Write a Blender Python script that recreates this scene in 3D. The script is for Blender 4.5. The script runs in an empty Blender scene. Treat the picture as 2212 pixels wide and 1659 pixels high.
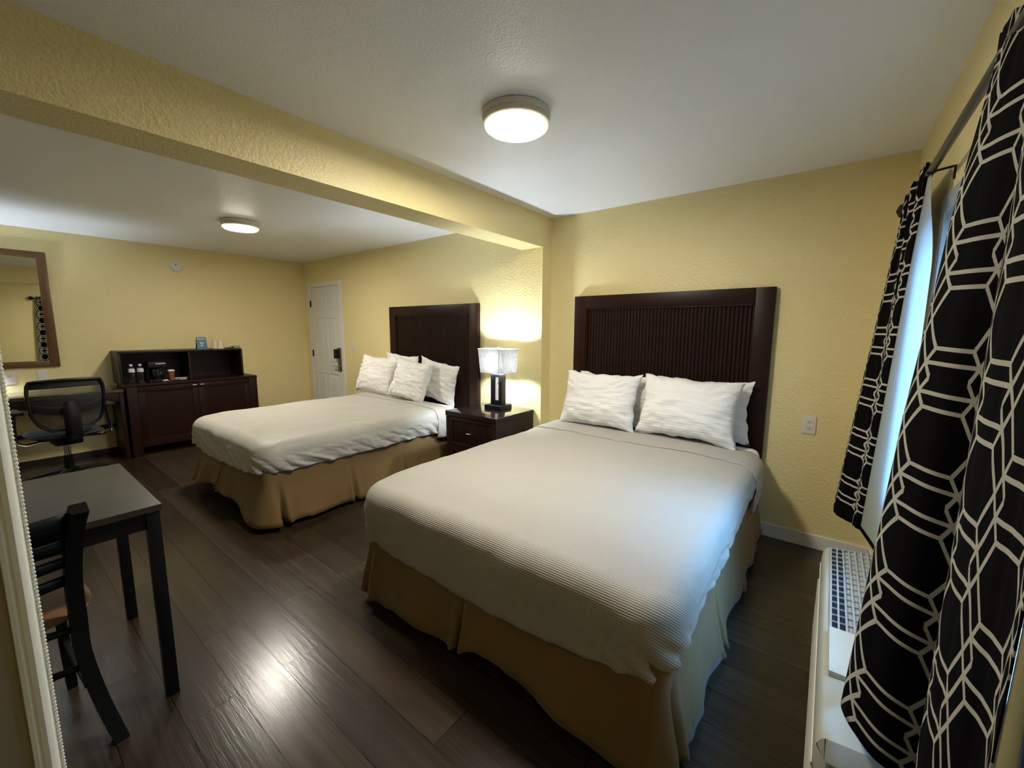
import bpy, bmesh, math, random
from mathutils import Vector, Matrix, noise

S = bpy.context.scene
COL = S.collection
random.seed(7)
PI = math.pi

# ---------------------------------------------------------------- camera
cam_data = bpy.data.cameras.new('camera')
cam = bpy.data.objects.new('camera', cam_data)
COL.objects.link(cam)
yaw, pitch, roll, F_PX = -0.6576, -0.1321, 0.0049, 885.8
fwd = Vector((math.sin(yaw)*math.cos(pitch), math.cos(yaw)*math.cos(pitch), math.sin(pitch)))
rgt = Vector((math.cos(yaw), -math.sin(yaw), 0))
up = rgt.cross(fwd)
r2 = rgt*math.cos(roll) + up*math.sin(roll)
u2 = -rgt*math.sin(roll) + up*math.cos(roll)
M = Matrix((r2, u2, -fwd)).transposed().to_4x4()
M.translation = Vector((0, 0, 1.445))
cam.matrix_world = M
cam_data.sensor_fit = 'HORIZONTAL'
cam_data.sensor_width = 36.0
cam_data.lens = 36.0*F_PX/2212.0
cam_data.clip_start = 0.02
S.camera = cam

# ---------------------------------------------------------------- view, world, daylight
S.view_settings.view_transform = 'Standard'
S.view_settings.look = 'None'
S.view_settings.gamma = 1.0
S.view_settings.use_curve_mapping = False
S.view_settings.exposure = 0.60
S.cycles.use_denoising = True
S.cycles.max_bounces = 10
S.cycles.diffuse_bounces = 6
S.cycles.transmission_bounces = 8
S.cycles.sample_clamp_indirect = 6.0

W = bpy.data.worlds.new('sky')
S.world = W
W.use_nodes = True
bg = W.node_tree.nodes['Background']
_tc = W.node_tree.nodes.new('ShaderNodeTexCoord'); _sp = W.node_tree.nodes.new('ShaderNodeSeparateXYZ')
W.node_tree.links.new(_tc.outputs['Generated'], _sp.inputs[0])
_cr = W.node_tree.nodes.new('ShaderNodeValToRGB')      # dim ground and buildings up to a low skyline, blue sky above
_cr.color_ramp.elements[0].position = 0.54; _cr.color_ramp.elements[0].color = (0.035, 0.05, 0.055, 1)
_cr.color_ramp.elements[1].position = 0.64; _cr.color_ramp.elements[1].color = (0.24, 0.55, 1.0, 1)
_mr = W.node_tree.nodes.new('ShaderNodeMapRange'); _mr.inputs['From Min'].default_value = -1; _mr.inputs['From Max'].default_value = 1
W.node_tree.links.new(_sp.outputs[2], _mr.inputs[0]); W.node_tree.links.new(_mr.outputs[0], _cr.inputs[0])
W.node_tree.links.new(_cr.outputs[0], bg.inputs[0])
bg.inputs[1].default_value = 5.0

# the open, brighter part of the blue sky that reaches in between the curtains
sun = bpy.data.lights.new('open_sky', 'SUN'); sun.energy = 7.0; sun.angle = math.radians(32); sun.color = (0.17, 0.46, 1.0)
so = bpy.data.objects.new('open_sky', sun); COL.objects.link(so)
so.rotation_euler = Vector((-0.57, 0.07, -0.82)).to_track_quat('-Z', 'Y').to_euler()
CEIL_LAMP = 140.0        # emission strength of the ceiling lamp diffusers
H = 2.44
XB, XW = -6.519, 0.31   # mirror wall, window wall
Y1, YF, YP = 3.288, 3.158, 3.142
YS = -2.3               # front wall, behind the camera
XP0, XP1, HB = -2.321, -2.088, 2.171

# portal: tells the renderer where daylight enters
pl = bpy.data.lights.new('daylight', 'AREA')
pl.shape = 'RECTANGLE'; pl.size = 1.32; pl.size_y = 1.4
pl.cycles.is_portal = True
po = bpy.data.objects.new('daylight', pl); COL.objects.link(po)
po.location = (XW+0.13, 1.645, 1.34); po.rotation_euler = (0, math.radians(90), 0)

# ---------------------------------------------------------------- materials
MATS = {}
def nt(m): return m.node_tree.nodes, m.node_tree.links

def mat(name, col, rough=0.5, spec=0.5, metal=0.0, bump=0.0, bscale=100.0, bdist=0.002, vary=0.0, vscale=3.0,
        emit=None, estr=0.0, trans=0.0, coat=0.0, sheen=0.0, stretch=None, detail=3.0):
    m = bpy.data.materials.new(name); m.use_nodes = True
    n, l = nt(m)
    b = n['Principled BSDF']
    b.inputs['Base Color'].default_value = (*col, 1)
    b.inputs['Roughness'].default_value = rough
    b.inputs['Specular IOR Level'].default_value = spec
    b.inputs['Metallic'].default_value = metal
    b.inputs['Transmission Weight'].default_value = trans
    b.inputs['Coat Weight'].default_value = coat
    b.inputs['Coat Roughness'].default_value = 0.08
    b.inputs['Sheen Weight'].default_value = sheen
    if emit:
        b.inputs['Emission Color'].default_value = (*emit, 1); b.inputs['Emission Strength'].default_value = estr
    tc = n.new('ShaderNodeTexCoord')
    mp = n.new('ShaderNodeMapping'); l.new(tc.outputs['Object'], mp.inputs[0])
    if stretch: mp.inputs['Scale'].default_value = stretch
    if bump:
        t = n.new('ShaderNodeTexNoise'); t.inputs['Scale'].default_value = bscale; t.inputs['Detail'].default_value = detail
        l.new(mp.outputs[0], t.inputs[0])
        bp = n.new('ShaderNodeBump'); bp.inputs['Strength'].default_value = bump; bp.inputs['Distance'].default_value = bdist
        l.new(t.outputs[0], bp.inputs['Height']); l.new(bp.outputs[0], b.inputs['Normal'])
    if vary:
        t = n.new('ShaderNodeTexNoise'); t.inputs['Scale'].default_value = vscale; t.inputs['Detail'].default_value = 5
        l.new(mp.outputs[0], t.inputs[0])
        mx = n.new('ShaderNodeMix'); mx.data_type = 'RGBA'
        mx.inputs[6].default_value = (*[c*(1-vary) for c in col], 1); mx.inputs[7].default_value = (*[min(1, c*(1+vary)) for c in col], 1)
        l.new(t.outputs[0], mx.inputs[0]); l.new(mx.outputs[2], b.inputs['Base Color'])
    MATS[name] = m
    return m

def wall_paint(name, col, scale, strength, dist, rough, spec=0.5):
    """knock-down plaster: two sizes of raised blobs under a satin paint"""
    m = mat(name, col, rough, spec)
    n, l = nt(m); b = n['Principled BSDF']
    tc = n.new('ShaderNodeTexCoord')
    a = n.new('ShaderNodeTexNoise'); a.inputs['Scale'].default_value = scale; a.inputs['Detail'].default_value = 2
    c = n.new('ShaderNodeTexVoronoi'); c.feature = 'SMOOTH_F1'; c.inputs['Scale'].default_value = scale*0.6
    l.new(tc.outputs['Object'], a.inputs[0]); l.new(tc.outputs['Object'], c.inputs[0])
    ad = n.new('ShaderNodeMath'); ad.operation = 'ADD'
    l.new(a.outputs[0], ad.inputs[0]); l.new(c.outputs[0], ad.inputs[1])
    bp = n.new('ShaderNodeBump'); bp.inputs['Strength'].default_value = strength; bp.inputs['Distance'].default_value = dist
    l.new(ad.outputs[0], bp.inputs['Height']); l.new(bp.outputs[0], b.inputs['Normal'])
    return m

M_WALL = wall_paint('yellow wall paint', (0.80, 0.675, 0.335), 115, 0.9, 0.0026, 0.40)
M_CEIL = wall_paint('white textured ceiling', (0.87, 0.89, 0.90), 190, 0.6, 0.0016, 0.42)
M_TRIM = mat('white trim paint', (0.74, 0.73, 0.68), 0.35, bump=0.05, bscale=60)
M_DOOR = mat('white door paint', (0.70, 0.69, 0.62), 0.4, bump=0.08, bscale=90, stretch=(1, 1, 0.1))
M_ESP = mat('espresso stained wood', (0.019, 0.0062, 0.0034), 0.40, 0.22, bump=0.12, bscale=40, stretch=(1, 1, 0.06), vary=0.35, vscale=14)
M_ESPH = mat('espresso stained wood sideways grain', (0.014, 0.0060, 0.0040), 0.42, 0.3, bump=0.12, bscale=40, stretch=(1, 0.06, 1), vary=0.35, vscale=14)
M_GLOSS = mat('polished espresso top', (0.016, 0.009, 0.008), 0.06, coat=1.0)
M_BLACK = mat('satin black paint', (0.0035, 0.0033, 0.0033), 0.5, 0.25, bump=0.05, bscale=120)
M_PLAST = mat('black plastic', (0.005, 0.005, 0.0055), 0.45, 0.3, bump=0.08, bscale=300)
M_CHROME = mat('brushed nickel', (0.62, 0.60, 0.57), 0.25, metal=1.0)
M_DARKMET = mat('dark bronze metal', (0.030, 0.024, 0.022), 0.35, metal=0.8)
M_ROD = mat('dark pewter rod', (0.085, 0.085, 0.095), 0.3, metal=1.0)
M_STEEL = mat('pewter lock metal', (0.24, 0.22, 0.20), 0.35, metal=1.0)
M_PLATE = mat('white outlet plastic', (0.72, 0.68, 0.60), 0.35)
M_SLOT = mat('dark outlet slot', (0.02, 0.017, 0.012), 0.6)
M_PTAC = mat('cream air conditioner plastic', (0.44, 0.425, 0.34), 0.45, bump=0.12, bscale=400)
M_GRILL = mat('grey grille plastic', (0.42, 0.44, 0.45), 0.4)
M_WELL = mat('dark grille well', (0.010, 0.014, 0.018), 0.6)
M_FRAMEWOOD = mat('brown distressed mirror frame', (0.115, 0.050, 0.014), 0.38, bump=0.2, bscale=30, stretch=(1, 1, 0.15), vary=0.45, vscale=16)
M_MIRROR = mat('mirror glass', (0.86, 0.87, 0.80), 0.01, metal=1.0)
M_TABLE = mat('grey brown laminate', (0.048, 0.044, 0.034), 0.42, 0.35, bump=0.1, bscale=60, stretch=(1, 0.08, 1), vary=0.25, vscale=20)
M_TBEDGE = mat('brown laminate edge', (0.028, 0.018, 0.011), 0.5, vary=0.3, vscale=30)
M_SEAT = mat('tan wooden seat', (0.30, 0.16, 0.075), 0.35, bump=0.05, bscale=30, stretch=(1, 0.1, 1), vary=0.15, vscale=14)
M_FABBLK = mat('black seat fabric', (0.012, 0.012, 0.012), 0.85, bump=0.3, bscale=500)
M_LINER = mat('pale curtain lining', (0.80, 0.84, 0.86), 0.7, bump=0.1, bscale=500)
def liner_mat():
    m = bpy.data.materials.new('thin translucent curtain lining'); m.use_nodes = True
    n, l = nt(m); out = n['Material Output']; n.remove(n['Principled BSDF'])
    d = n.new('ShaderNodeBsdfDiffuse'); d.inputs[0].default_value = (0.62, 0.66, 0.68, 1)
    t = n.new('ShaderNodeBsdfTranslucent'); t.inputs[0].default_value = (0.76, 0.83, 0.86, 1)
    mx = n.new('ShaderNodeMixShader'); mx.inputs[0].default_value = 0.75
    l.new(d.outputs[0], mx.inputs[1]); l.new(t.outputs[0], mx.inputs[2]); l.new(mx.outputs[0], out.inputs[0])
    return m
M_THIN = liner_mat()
M_WINFR = mat('aluminium window frame', (0.50, 0.54, 0.60), 0.35, metal=0.6)
M_WHITEPL = mat('white plastic', (0.75, 0.74, 0.70), 0.4)
M_LAMPMET = mat('aged lamp ring', (0.70, 0.66, 0.56), 0.4)
M_GASH = mat('chrome tube', (0.70, 0.68, 0.62), 0.12, metal=1.0)
M_BEAD = mat('cream painted casing', (0.88, 0.90, 0.84), 0.42, bump=0.06, bscale=200)

def emitter(name, col, s):
    m = bpy.data.materials.new(name); m.use_nodes = True
    b = nt(m)[0]['Principled BSDF']
    b.inputs['Base Color'].default_value = (0.8, 0.8, 0.8, 1)
    b.inputs['Emission Color'].default_value = (*col, 1); b.inputs['Emission Strength'].default_value = s
    return m
M_DIFF = emitter('lit lamp diffuser', (1.0, 0.935, 0.82), CEIL_LAMP)
M_DIFF2 = emitter('lit lamp rim', (1.0, 0.84, 0.55), 3.0)

def glass(name, col=(1, 1, 1), rough=0.0, blend=0.2):
    m = bpy.data.materials.new(name); m.use_nodes = True
    n, l = nt(m); out = n['Material Output']; n.remove(n['Principled BSDF'])
    tr = n.new('ShaderNodeBsdfTransparent'); tr.inputs[0].default_value = (*col, 1)
    gl = n.new('ShaderNodeBsdfGlossy'); gl.inputs['Roughness'].default_value = max(rough, 0.02)
    fr = n.new('ShaderNodeLayerWeight'); fr.inputs['Blend'].default_value = blend
    mx = n.new('ShaderNodeMixShader')
    ms = n.new('ShaderNodeMath'); ms.operation = 'MULTIPLY_ADD'; ms.inputs[1].default_value = 0.5; ms.inputs[2].default_value = 0.03; l.new(fr.outputs['Facing'], ms.inputs[0]); l.new(ms.outputs[0], mx.inputs[0]); l.new(tr.outputs[0], mx.inputs[1]); l.new(gl.outputs[0], mx.inputs[2])
    l.new(mx.outputs[0], out.inputs[0])
    return m
M_GLASS = glass('clear window glass', (0.95, 0.97, 0.97))
M_BOTTLE = glass('clear bottle plastic', (0.80, 0.83, 0.84), 0.12, 0.62)

def shade_mat():
    m = bpy.data.materials.new('crinkled lamp shade fabric'); m.use_nodes = True
    n, l = nt(m); out = n['Material Output']; n.remove(n['Principled BSDF'])
    tc = n.new('ShaderNodeTexCoord'); mp = n.new('ShaderNodeMapping'); mp.inputs['Scale'].default_value = (22, 22, 2.2)
    l.new(tc.outputs['Object'], mp.inputs[0])
    wn = n.new('ShaderNodeTexNoise'); wn.inputs['Scale'].default_value = 3.2; wn.inputs['Detail'].default_value = 3; wn.inputs['Distortion'].default_value = 1.5
    l.new(mp.outputs[0], wn.inputs[0])
    cr = n.new('ShaderNodeValToRGB')
    cr.color_ramp.elements[0].position = 0.47; cr.color_ramp.elements[0].color = (0.88, 0.86, 0.80, 1)
    cr.color_ramp.elements[1].position = 0.53; cr.color_ramp.elements[1].color = (0.88, 0.86, 0.80, 1)
    e = cr.color_ramp.elements.new(0.50); e.color = (0.36, 0.34, 0.32, 1)
    l.new(wn.outputs[0], cr.inputs[0])
    d = n.new('ShaderNodeBsdfDiffuse'); t = n.new('ShaderNodeBsdfTranslucent')
    l.new(cr.outputs[0], d.inputs[0])
    dk = n.new('ShaderNodeVectorMath'); dk.operation = 'SCALE'; dk.inputs['Scale'].default_value = 0.045
    l.new(cr.outputs[0], dk.inputs[0]); l.new(dk.outputs[0], t.inputs[0])
    mx = n.new('ShaderNodeMixShader'); mx.inputs[0].default_value = 0.35
    l.new(d.outputs[0], mx.inputs[1]); l.new(t.outputs[0], mx.inputs[2]); l.new(mx.outputs[0], out.inputs[0])
    return m
M_SHADE = shade_mat()

def linen(name, col, rough=0.75, rib=0.0, ribscale=95.0, wrinkle=0.0, sheen=0.1, spec=0.2, wscale=9.0, ribvec=(0, 1, 1), wstretch=(1, 1, 1)):
    m = mat(name, col, rough, spec, sheen=sheen)
    n, l = nt(m); b = n['Principled BSDF']
    tc = n.new('ShaderNodeTexCoord')
    src = None
    if rib:
        dp = n.new('ShaderNodeVectorMath'); dp.operation = 'DOT_PRODUCT'; dp.inputs[1].default_value = ribvec
        l.new(tc.outputs['Object'], dp.inputs[0])
        ml = n.new('ShaderNodeMath'); ml.operation = 'MULTIPLY'; ml.inputs[1].default_value = ribscale*2*PI
        l.new(dp.outputs['Value'], ml.inputs[0])
        sn = n.new('ShaderNodeMath'); sn.operation = 'SINE'; l.new(ml.outputs[0], sn.inputs[0])
        sc_ = n.new('ShaderNodeMath'); sc_.operation = 'MULTIPLY'; sc_.inputs[1].default_value = rib
        l.new(sn.outputs[0], sc_.inputs[0]); src = sc_.outputs[0]
    if wrinkle:
        mp = n.new('ShaderNodeMapping'); mp.inputs['Scale'].default_value = wstretch; l.new(tc.outputs['Object'], mp.inputs[0])
        t = n.new('ShaderNodeTexNoise'); t.inputs['Scale'].default_value = wscale; t.inputs['Detail'].default_value = 5; t.inputs['Distortion'].default_value = 0.9
        l.new(mp.outputs[0], t.inputs[0])
        w = n.new('ShaderNodeMath'); w.operation = 'MULTIPLY'; w.inputs[1].default_value = wrinkle
        l.new(t.outputs[0], w.inputs[0])
        if src is None: src = w.outputs[0]
        else:
            ad = n.new('ShaderNodeMath'); ad.operation = 'ADD'; l.new(src, ad.inputs[0]); l.new(w.outputs[0], ad.inputs[1]); src = ad.outputs[0]
    bp = n.new('ShaderNodeBump'); bp.inputs['Strength'].default_value = 1.0; bp.inputs['Distance'].default_value = 0.01
    l.new(src, bp.inputs['Height']); l.new(bp.outputs[0], b.inputs['Normal'])
    return m
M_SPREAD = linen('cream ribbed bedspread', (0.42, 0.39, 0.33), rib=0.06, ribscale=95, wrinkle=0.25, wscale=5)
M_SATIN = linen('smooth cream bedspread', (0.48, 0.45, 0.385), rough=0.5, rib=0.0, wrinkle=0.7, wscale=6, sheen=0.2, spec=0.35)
M_SHEET = linen('white sheet', (0.84, 0.84, 0.82), rough=0.6, wrinkle=0.5, wscale=9)
M_PILLOW = linen('white striped pillowcase', (0.84, 0.82, 0.77), rib=0.04, ribscale=52, wrinkle=0.32, wscale=7, ribvec=(0, 0, 1), wstretch=(0.6, 1, 1.6))
M_SKIRT = linen('tan pleated bed skirt', (0.205, 0.130, 0.050), rough=0.7, wrinkle=0.35, wscale=8, wstretch=(1, 1, 0.5))

def floor_mat():
    m = mat('dark laminate planks', (0.06, 0.045, 0.034), 0.3)
    n, l = nt(m); b = n['Principled BSDF']
    tc = n.new('ShaderNodeTexCoord')
    mp = n.new('ShaderNodeMapping'); l.new(tc.outputs['Object'], mp.inputs[0])
    mp.inputs['Location'].default_value = (1.75, -0.151, 0)
    br = n.new('ShaderNodeTexBrick'); l.new(mp.outputs[0], br.inputs[0])
    br.offset = 0.37; br.offset_frequency = 2
    br.inputs['Scale'].default_value = 1.0
    br.inputs['Brick Width'].default_value = 1.22
    br.inputs['Row Height'].default_value = 0.17
    br.inputs['Mortar Size'].default_value = 0.0022
    br.inputs['Mortar Smooth'].default_value = 0.3
    br.inputs['Color1'].default_value = (0.027, 0.0175, 0.0108, 1)
    br.inputs['Color2'].default_value = (0.054, 0.036, 0.023, 1)
    br.inputs['Mortar'].default_value = (0.004, 0.003, 0.002, 1)
    # grain: long along X, offset per plank by the plank colour
    off = n.new('ShaderNodeVectorMath'); off.operation = 'MULTIPLY_ADD'
    l.new(br.outputs['Color'], off.inputs[0]); off.inputs[1].default_value = (190, 70, 0); l.new(tc.outputs['Object'], off.inputs[2])
    m2 = n.new('ShaderNodeMapping'); m2.inputs['Scale'].default_value = (0.8, 17.0, 1); l.new(off.outputs[0], m2.inputs[0])
    gr = n.new('ShaderNodeTexNoise'); gr.inputs['Scale'].default_value = 1.8; gr.inputs['Detail'].default_value = 6; gr.inputs['Distortion'].default_value = 0.25
    l.new(m2.outputs[0], gr.inputs[0])
    # cathedral rings: sine of the noise
    rs = n.new('ShaderNodeMath'); rs.operation = 'MULTIPLY'; rs.inputs[1].default_value = 60.0; 
    g2 = n.new('ShaderNodeTexNoise'); g2.inputs['Scale'].default_value = 0.55; g2.inputs['Detail'].default_value = 1.0
    l.new(m2.outputs[0], g2.inputs[0]); l.new(g2.outputs[0], rs.inputs[0])
    sn = n.new('ShaderNodeMath'); sn.operation = 'SINE'; l.new(rs.outputs[0], sn.inputs[0])
    r1 = n.new('ShaderNodeMapRange'); r1.inputs['From Min'].default_value = -1; r1.inputs['From Max'].default_value = 1
    r1.inputs['To Min'].default_value = 0.84; r1.inputs['To Max'].default_value = 1.06; l.new(sn.outputs[0], r1.inputs[0])
    r2_ = n.new('ShaderNodeMapRange'); r2_.inputs['To Min'].default_value = 0.55; r2_.inputs['To Max'].default_value = 1.45; l.new(gr.outputs[0], r2_.inputs[0])
    mu = n.new('ShaderNodeMath'); mu.operation = 'MULTIPLY'; l.new(r1.outputs[0], mu.inputs[0]); l.new(r2_.outputs[0], mu.inputs[1])
    vm = n.new('ShaderNodeVectorMath'); vm.operation = 'SCALE'; l.new(br.outputs['Color'], vm.inputs[0]); l.new(mu.outputs[0], vm.inputs['Scale'])
    l.new(vm.outputs[0], b.inputs['Base Color'])
    rr = n.new('ShaderNodeMapRange'); rr.inputs['To Min'].default_value = 0.18; rr.inputs['To Max'].default_value = 0.27
    l.new(gr.outputs[0], rr.inputs[0]); l.new(rr.outputs[0], b.inputs['Roughness'])
    h = n.new('ShaderNodeMath'); h.operation = 'MULTIPLY_ADD'; h.inputs[1].default_value = 0.12
    fine = n.new('ShaderNodeTexNoise'); fine.inputs['Scale'].default_value = 40; fine.inputs['Detail'].default_value = 3
    m3 = n.new('ShaderNodeMapping'); m3.inputs['Scale'].default_value = (0.35, 6.0, 1); l.new(off.outputs[0], m3.inputs[0]); l.new(m3.outputs[0], fine.inputs[0])
    l.new(sn.outputs[0], h.inputs[0]); l.new(fine.outputs[0], h.inputs[2])
    hs = n.new('ShaderNodeMath'); hs.operation = 'MULTIPLY_ADD'; hs.inputs[1].default_value = -2.5
    l.new(br.outputs['Fac'], hs.inputs[0]); l.new(h.outputs[0], hs.inputs[2])
    bp = n.new('ShaderNodeBump'); bp.inputs['Strength'].default_value = 0.4; bp.inputs['Distance'].default_value = 0.0007
    l.new(hs.outputs[0], bp.inputs['Height']); l.new(bp.outputs[0], b.inputs['Normal'])
    return m
M_FLOOR = floor_mat()

def trellis_mat():
    """black fabric with a linked-hexagon trellis, computed in the cloth's own UV (metres)"""
    m = mat('black trellis curtain fabric', (0.006, 0.006, 0.007), 0.9, 0.06)
    n, l = nt(m); b = n['Principled BSDF']
    P, a, w, hw = 0.25, 0.049, 0.041, 0.0043
    c = 2*(a+w)
    def N(op, x, y=None, z=None):
        k = n.new('ShaderNodeMath'); k.operation = op
        for i, v in enumerate((x, y, z)):
            if v is None: continue
            if isinstance(v, (int, float)): k.inputs[i].default_value = v
            else: l.new(v, k.inputs[i])
        return k.outputs[0]
    uv = n.new('ShaderNodeUVMap'); uv.uv_map = 'UVMap'
    sp = n.new('ShaderNodeSeparateXYZ'); l.new(uv.outputs[0], sp.inputs[0])
    U = N('DIVIDE', sp.outputs[0], c)
    k = N('ROUND', U)
    ul = N('MULTIPLY', N('ABSOLUTE', N('SUBTRACT', U, k)), c)
    v = N('MULTIPLY_ADD', k, 0.5, N('DIVIDE', sp.outputs[1], P))
    def wrap(x): return N('SUBTRACT', x, N('ROUND', x))
    vc = N('ABSOLUTE', wrap(v))
    in1 = N('LESS_THAN', ul, a+0.001)
    in2 = N('LESS_THAN', ul, a+0.5*w)
    big1 = N('MULTIPLY', N('SUBTRACT', 1.0, in1), 1.0); big2 = N('SUBTRACT', 1.0, in2)
    d1 = N('ADD', N('MULTIPLY', N('ABSOLUTE', N('SUBTRACT', vc, 0.25)), P), big1)
    d2 = N('ADD', N('MULTIPLY', N('ABSOLUTE', N('SUBTRACT', vc, 0.375)), P), big2)
    t = N('DIVIDE', N('SUBTRACT', ul, a), 2*w)
    cosA = (2*w)/math.hypot(2*w, P/2)
    outm = N('LESS_THAN', ul, a-0.001)
    def diag(x):
        s = N('ABSOLUTE', wrap(x))
        return N('ADD', N('MULTIPLY', N('MINIMUM', N('ABSOLUTE', N('SUBTRACT', s, 0.25)), N('SUBTRACT', 0.5, s)), P*cosA), outm)
    d3 = diag(N('MULTIPLY_ADD', t, -0.5, v)); d4 = diag(N('MULTIPLY_ADD', t, 0.5, v))
    d = N('MINIMUM', N('MINIMUM', d1, d2), N('MINIMUM', d3, d4))
    f = N('LESS_THAN', d, hw)
    mx = n.new('ShaderNodeMix'); mx.data_type = 'RGBA'
    mx.inputs[6].default_value = (0.0022, 0.0018, 0.0020, 1); mx.inputs[7].default_value = (0.42, 0.40, 0.33, 1)
    l.new(f, mx.inputs[0]); l.new(mx.outputs[2], b.inputs['Base Color'])
    tc = n.new('ShaderNodeTexCoord'); tn = n.new('ShaderNodeTexNoise'); tn.inputs['Scale'].default_value = 600
    l.new(tc.outputs['Object'], tn.inputs[0])
    bp = n.new('ShaderNodeBump'); bp.inputs['Strength'].default_value = 0.25; bp.inputs['Distance'].default_value = 0.001
    l.new(tn.outputs[0], bp.inputs['Height']); l.new(bp.outputs[0], b.inputs['Normal'])
    return m
M_TRELLIS = trellis_mat()

# ---------------------------------------------------------------- geometry helpers
def box(bm, x0, x1, y0, y1, z0, z1, bev=0.0, rot=None, seg=2):
    r = bmesh.ops.create_cube(bm, size=1.0)
    vs = r['verts']
    bmesh.ops.scale(bm, vec=(abs(x1-x0), abs(y1-y0), abs(z1-z0)), verts=vs)
    if rot is not None: bmesh.ops.rotate(bm, cent=(0, 0, 0), matrix=rot, verts=vs)
    bmesh.ops.translate(bm, vec=((x0+x1)/2, (y0+y1)/2, (z0+z1)/2), verts=vs)
    if bev:
        es = list({e for v in vs for e in v.link_edges})
        bmesh.ops.bevel(bm, geom=es, offset=bev, segments=seg, affect='EDGES', profile=0.6)
def bar(bm, p, q, w, d=None, bev=0.0, upv=(0, 0, 1)):
    """rectangular bar from p to q"""
    d = d or w
    p, q = Vector(p), Vector(q); a = (q-p); L = a.length; a.normalize()
    u = Vector(upv)
    if abs(a.dot(u)) > 0.95: u = Vector((0, 1, 0))
    s = a.cross(u).normalized(); t = s.cross(a)
    R = Matrix((s, t, a)).transposed()
    r = bmesh.ops.create_cube(bm, size=1.0); vs = r['verts']
    bmesh.ops.scale(bm, vec=(w, d, L), verts=vs)
    bmesh.ops.rotate(bm, cent=(0, 0, 0), matrix=R, verts=vs)
    bmesh.ops.translate(bm, vec=(p+q)/2, verts=vs)
    if bev:
        bmesh.ops.bevel(bm, geom=list({e for v in vs for e in v.link_edges}), offset=bev, segments=2, affect='EDGES')
def cyl(bm, p, q, r0, r1=None, seg=20, caps=True):
    r1 = r0 if r1 is None else r1
    p, q = Vector(p), Vector(q); a = q-p; L = a.length
    R = a.to_track_quat('Z', 'Y').to_matrix()
    r = bmesh.ops.create_cone(bm, cap_ends=caps, segments=seg, radius1=r0, radius2=r1, depth=L)
    bmesh.ops.rotate(bm, cent=(0, 0, 0), matrix=R, verts=r['verts'])
    bmesh.ops.translate(bm, vec=(p+q)/2, verts=r['verts'])
def tube(bm, pts, rad, seg=10, closed=False, flat=None):
    """swept tube through points; rad number or list; flat=(sx, sy) squashes the section"""
    pts = [Vector(p) for p in pts]; n = len(pts)
    rads = rad if isinstance(rad, (list, tuple)) else [rad]*n
    rings = []
    prev = None
    for i, p in enumerate(pts):
        a = pts[min(i+1, n-1)] - pts[max(i-1, 0)]
        if closed: a = pts[(i+1) % n] - pts[(i-1) % n]
        a.normalize()
        if prev is None:
            u = Vector((0, 0, 1)) if abs(a.z) < 0.9 else Vector((0, 1, 0))
            s = a.cross(u).normalized()
        else:
            s = (prev - a*prev.dot(a)).normalized()
        prev = s; t = a.cross(s)
        fx, fy = flat or (1, 1)
        rings.append([bm.verts.new(p + (s*math.cos(2*PI*k/seg)*fx + t*math.sin(2*PI*k/seg)*fy)*rads[i]) for k in range(seg)])
    m = n if closed else n-1
    for i in range(m):
        A, B = rings[i], rings[(i+1) % n]
        for k in range(seg):
            bm.faces.new((A[k], A[(k+1) % seg], B[(k+1) % seg], B[k]))
    if not closed:
        bm.faces.new(rings[0][::-1]); bm.faces.new(rings[-1])
def lathe(bm, prof, c=(0, 0, 0), seg=28, axis='z'):
    """prof: list of (r, h)"""
    c = Vector(c); rings = []
    for r, h in prof:
        ring = []
        for k in range(seg):
            a = 2*PI*k/seg
            if axis == 'z': v = Vector((r*math.cos(a), r*math.sin(a), h))
            elif axis == 'x': v = Vector((h, r*math.cos(a), r*math.sin(a)))
            else: v = Vector((r*math.cos(a), h, r*math.sin(a)))
            ring.append(bm.verts.new(c+v))
        rings.append(ring)
    for A, B in zip(rings, rings[1:]):
        for k in range(seg):
            bm.faces.new((A[k], A[(k+1) % seg], B[(k+1) % seg], B[k]))
    bm.faces.new(rings[0][::-1]); bm.faces.new(rings[-1])
def grid_mesh(bm, f, nu, nv, uvf=None, wrap_u=False):
    vs = [[bm.verts.new(f(i/(nu-1 if not wrap_u else nu), j/(nv-1))) for j in range(nv)] for i in range(nu)]
    lay = bm.loops.layers.uv.verify() if uvf else None
    m = nu if wrap_u else nu-1
    for i in range(m):
        for j in range(nv-1):
            q = (vs[i][j], vs[(i+1) % nu][j], vs[(i+1) % nu][j+1], vs[i][j+1])
            fc = bm.faces.new(q)
            if lay:
                pr = ((i, j), (i+1, j), (i+1, j+1), (i, j+1))
                for lp, (a, b_) in zip(fc.loops, pr): lp[lay].uv = uvf(a/(nu-1), b_/(nv-1))
    return vs

def obj(name, bm, material, parent=None, smooth=True, angle=35, loc=None):
    bmesh.ops.recalc_face_normals(bm, faces=bm.faces)
    me = bpy.data.meshes.new(name); bm.to_mesh(me); bm.free()
    ms = material if isinstance(material, (list, tuple)) else [material]
    for m in ms: me.materials.append(m)
    if smooth:
        me.polygons.foreach_set('use_smooth', [True]*len(me.polygons))
        try: me.set_sharp_from_angle(angle=math.radians(angle))
        except Exception: pass
    o = bpy.data.objects.new(name, me); COL.objects.link(o)
    if parent: o.parent = parent
    return o
def thing(name, label, cat, loc=(0, 0, 0), rotz=0, group=None):
    o = bpy.data.objects.new(name, None); COL.objects.link(o)
    o.empty_display_size = 0.1
    o.location = loc; o.rotation_euler = (0, 0, rotz)
    o['label'] = label; o['category'] = cat
    if group: o['group'] = group
    return o
def tag(o, label, cat, group=None):
    o['label'] = label; o['category'] = cat
    if group: o['group'] = group
    return o
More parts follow.
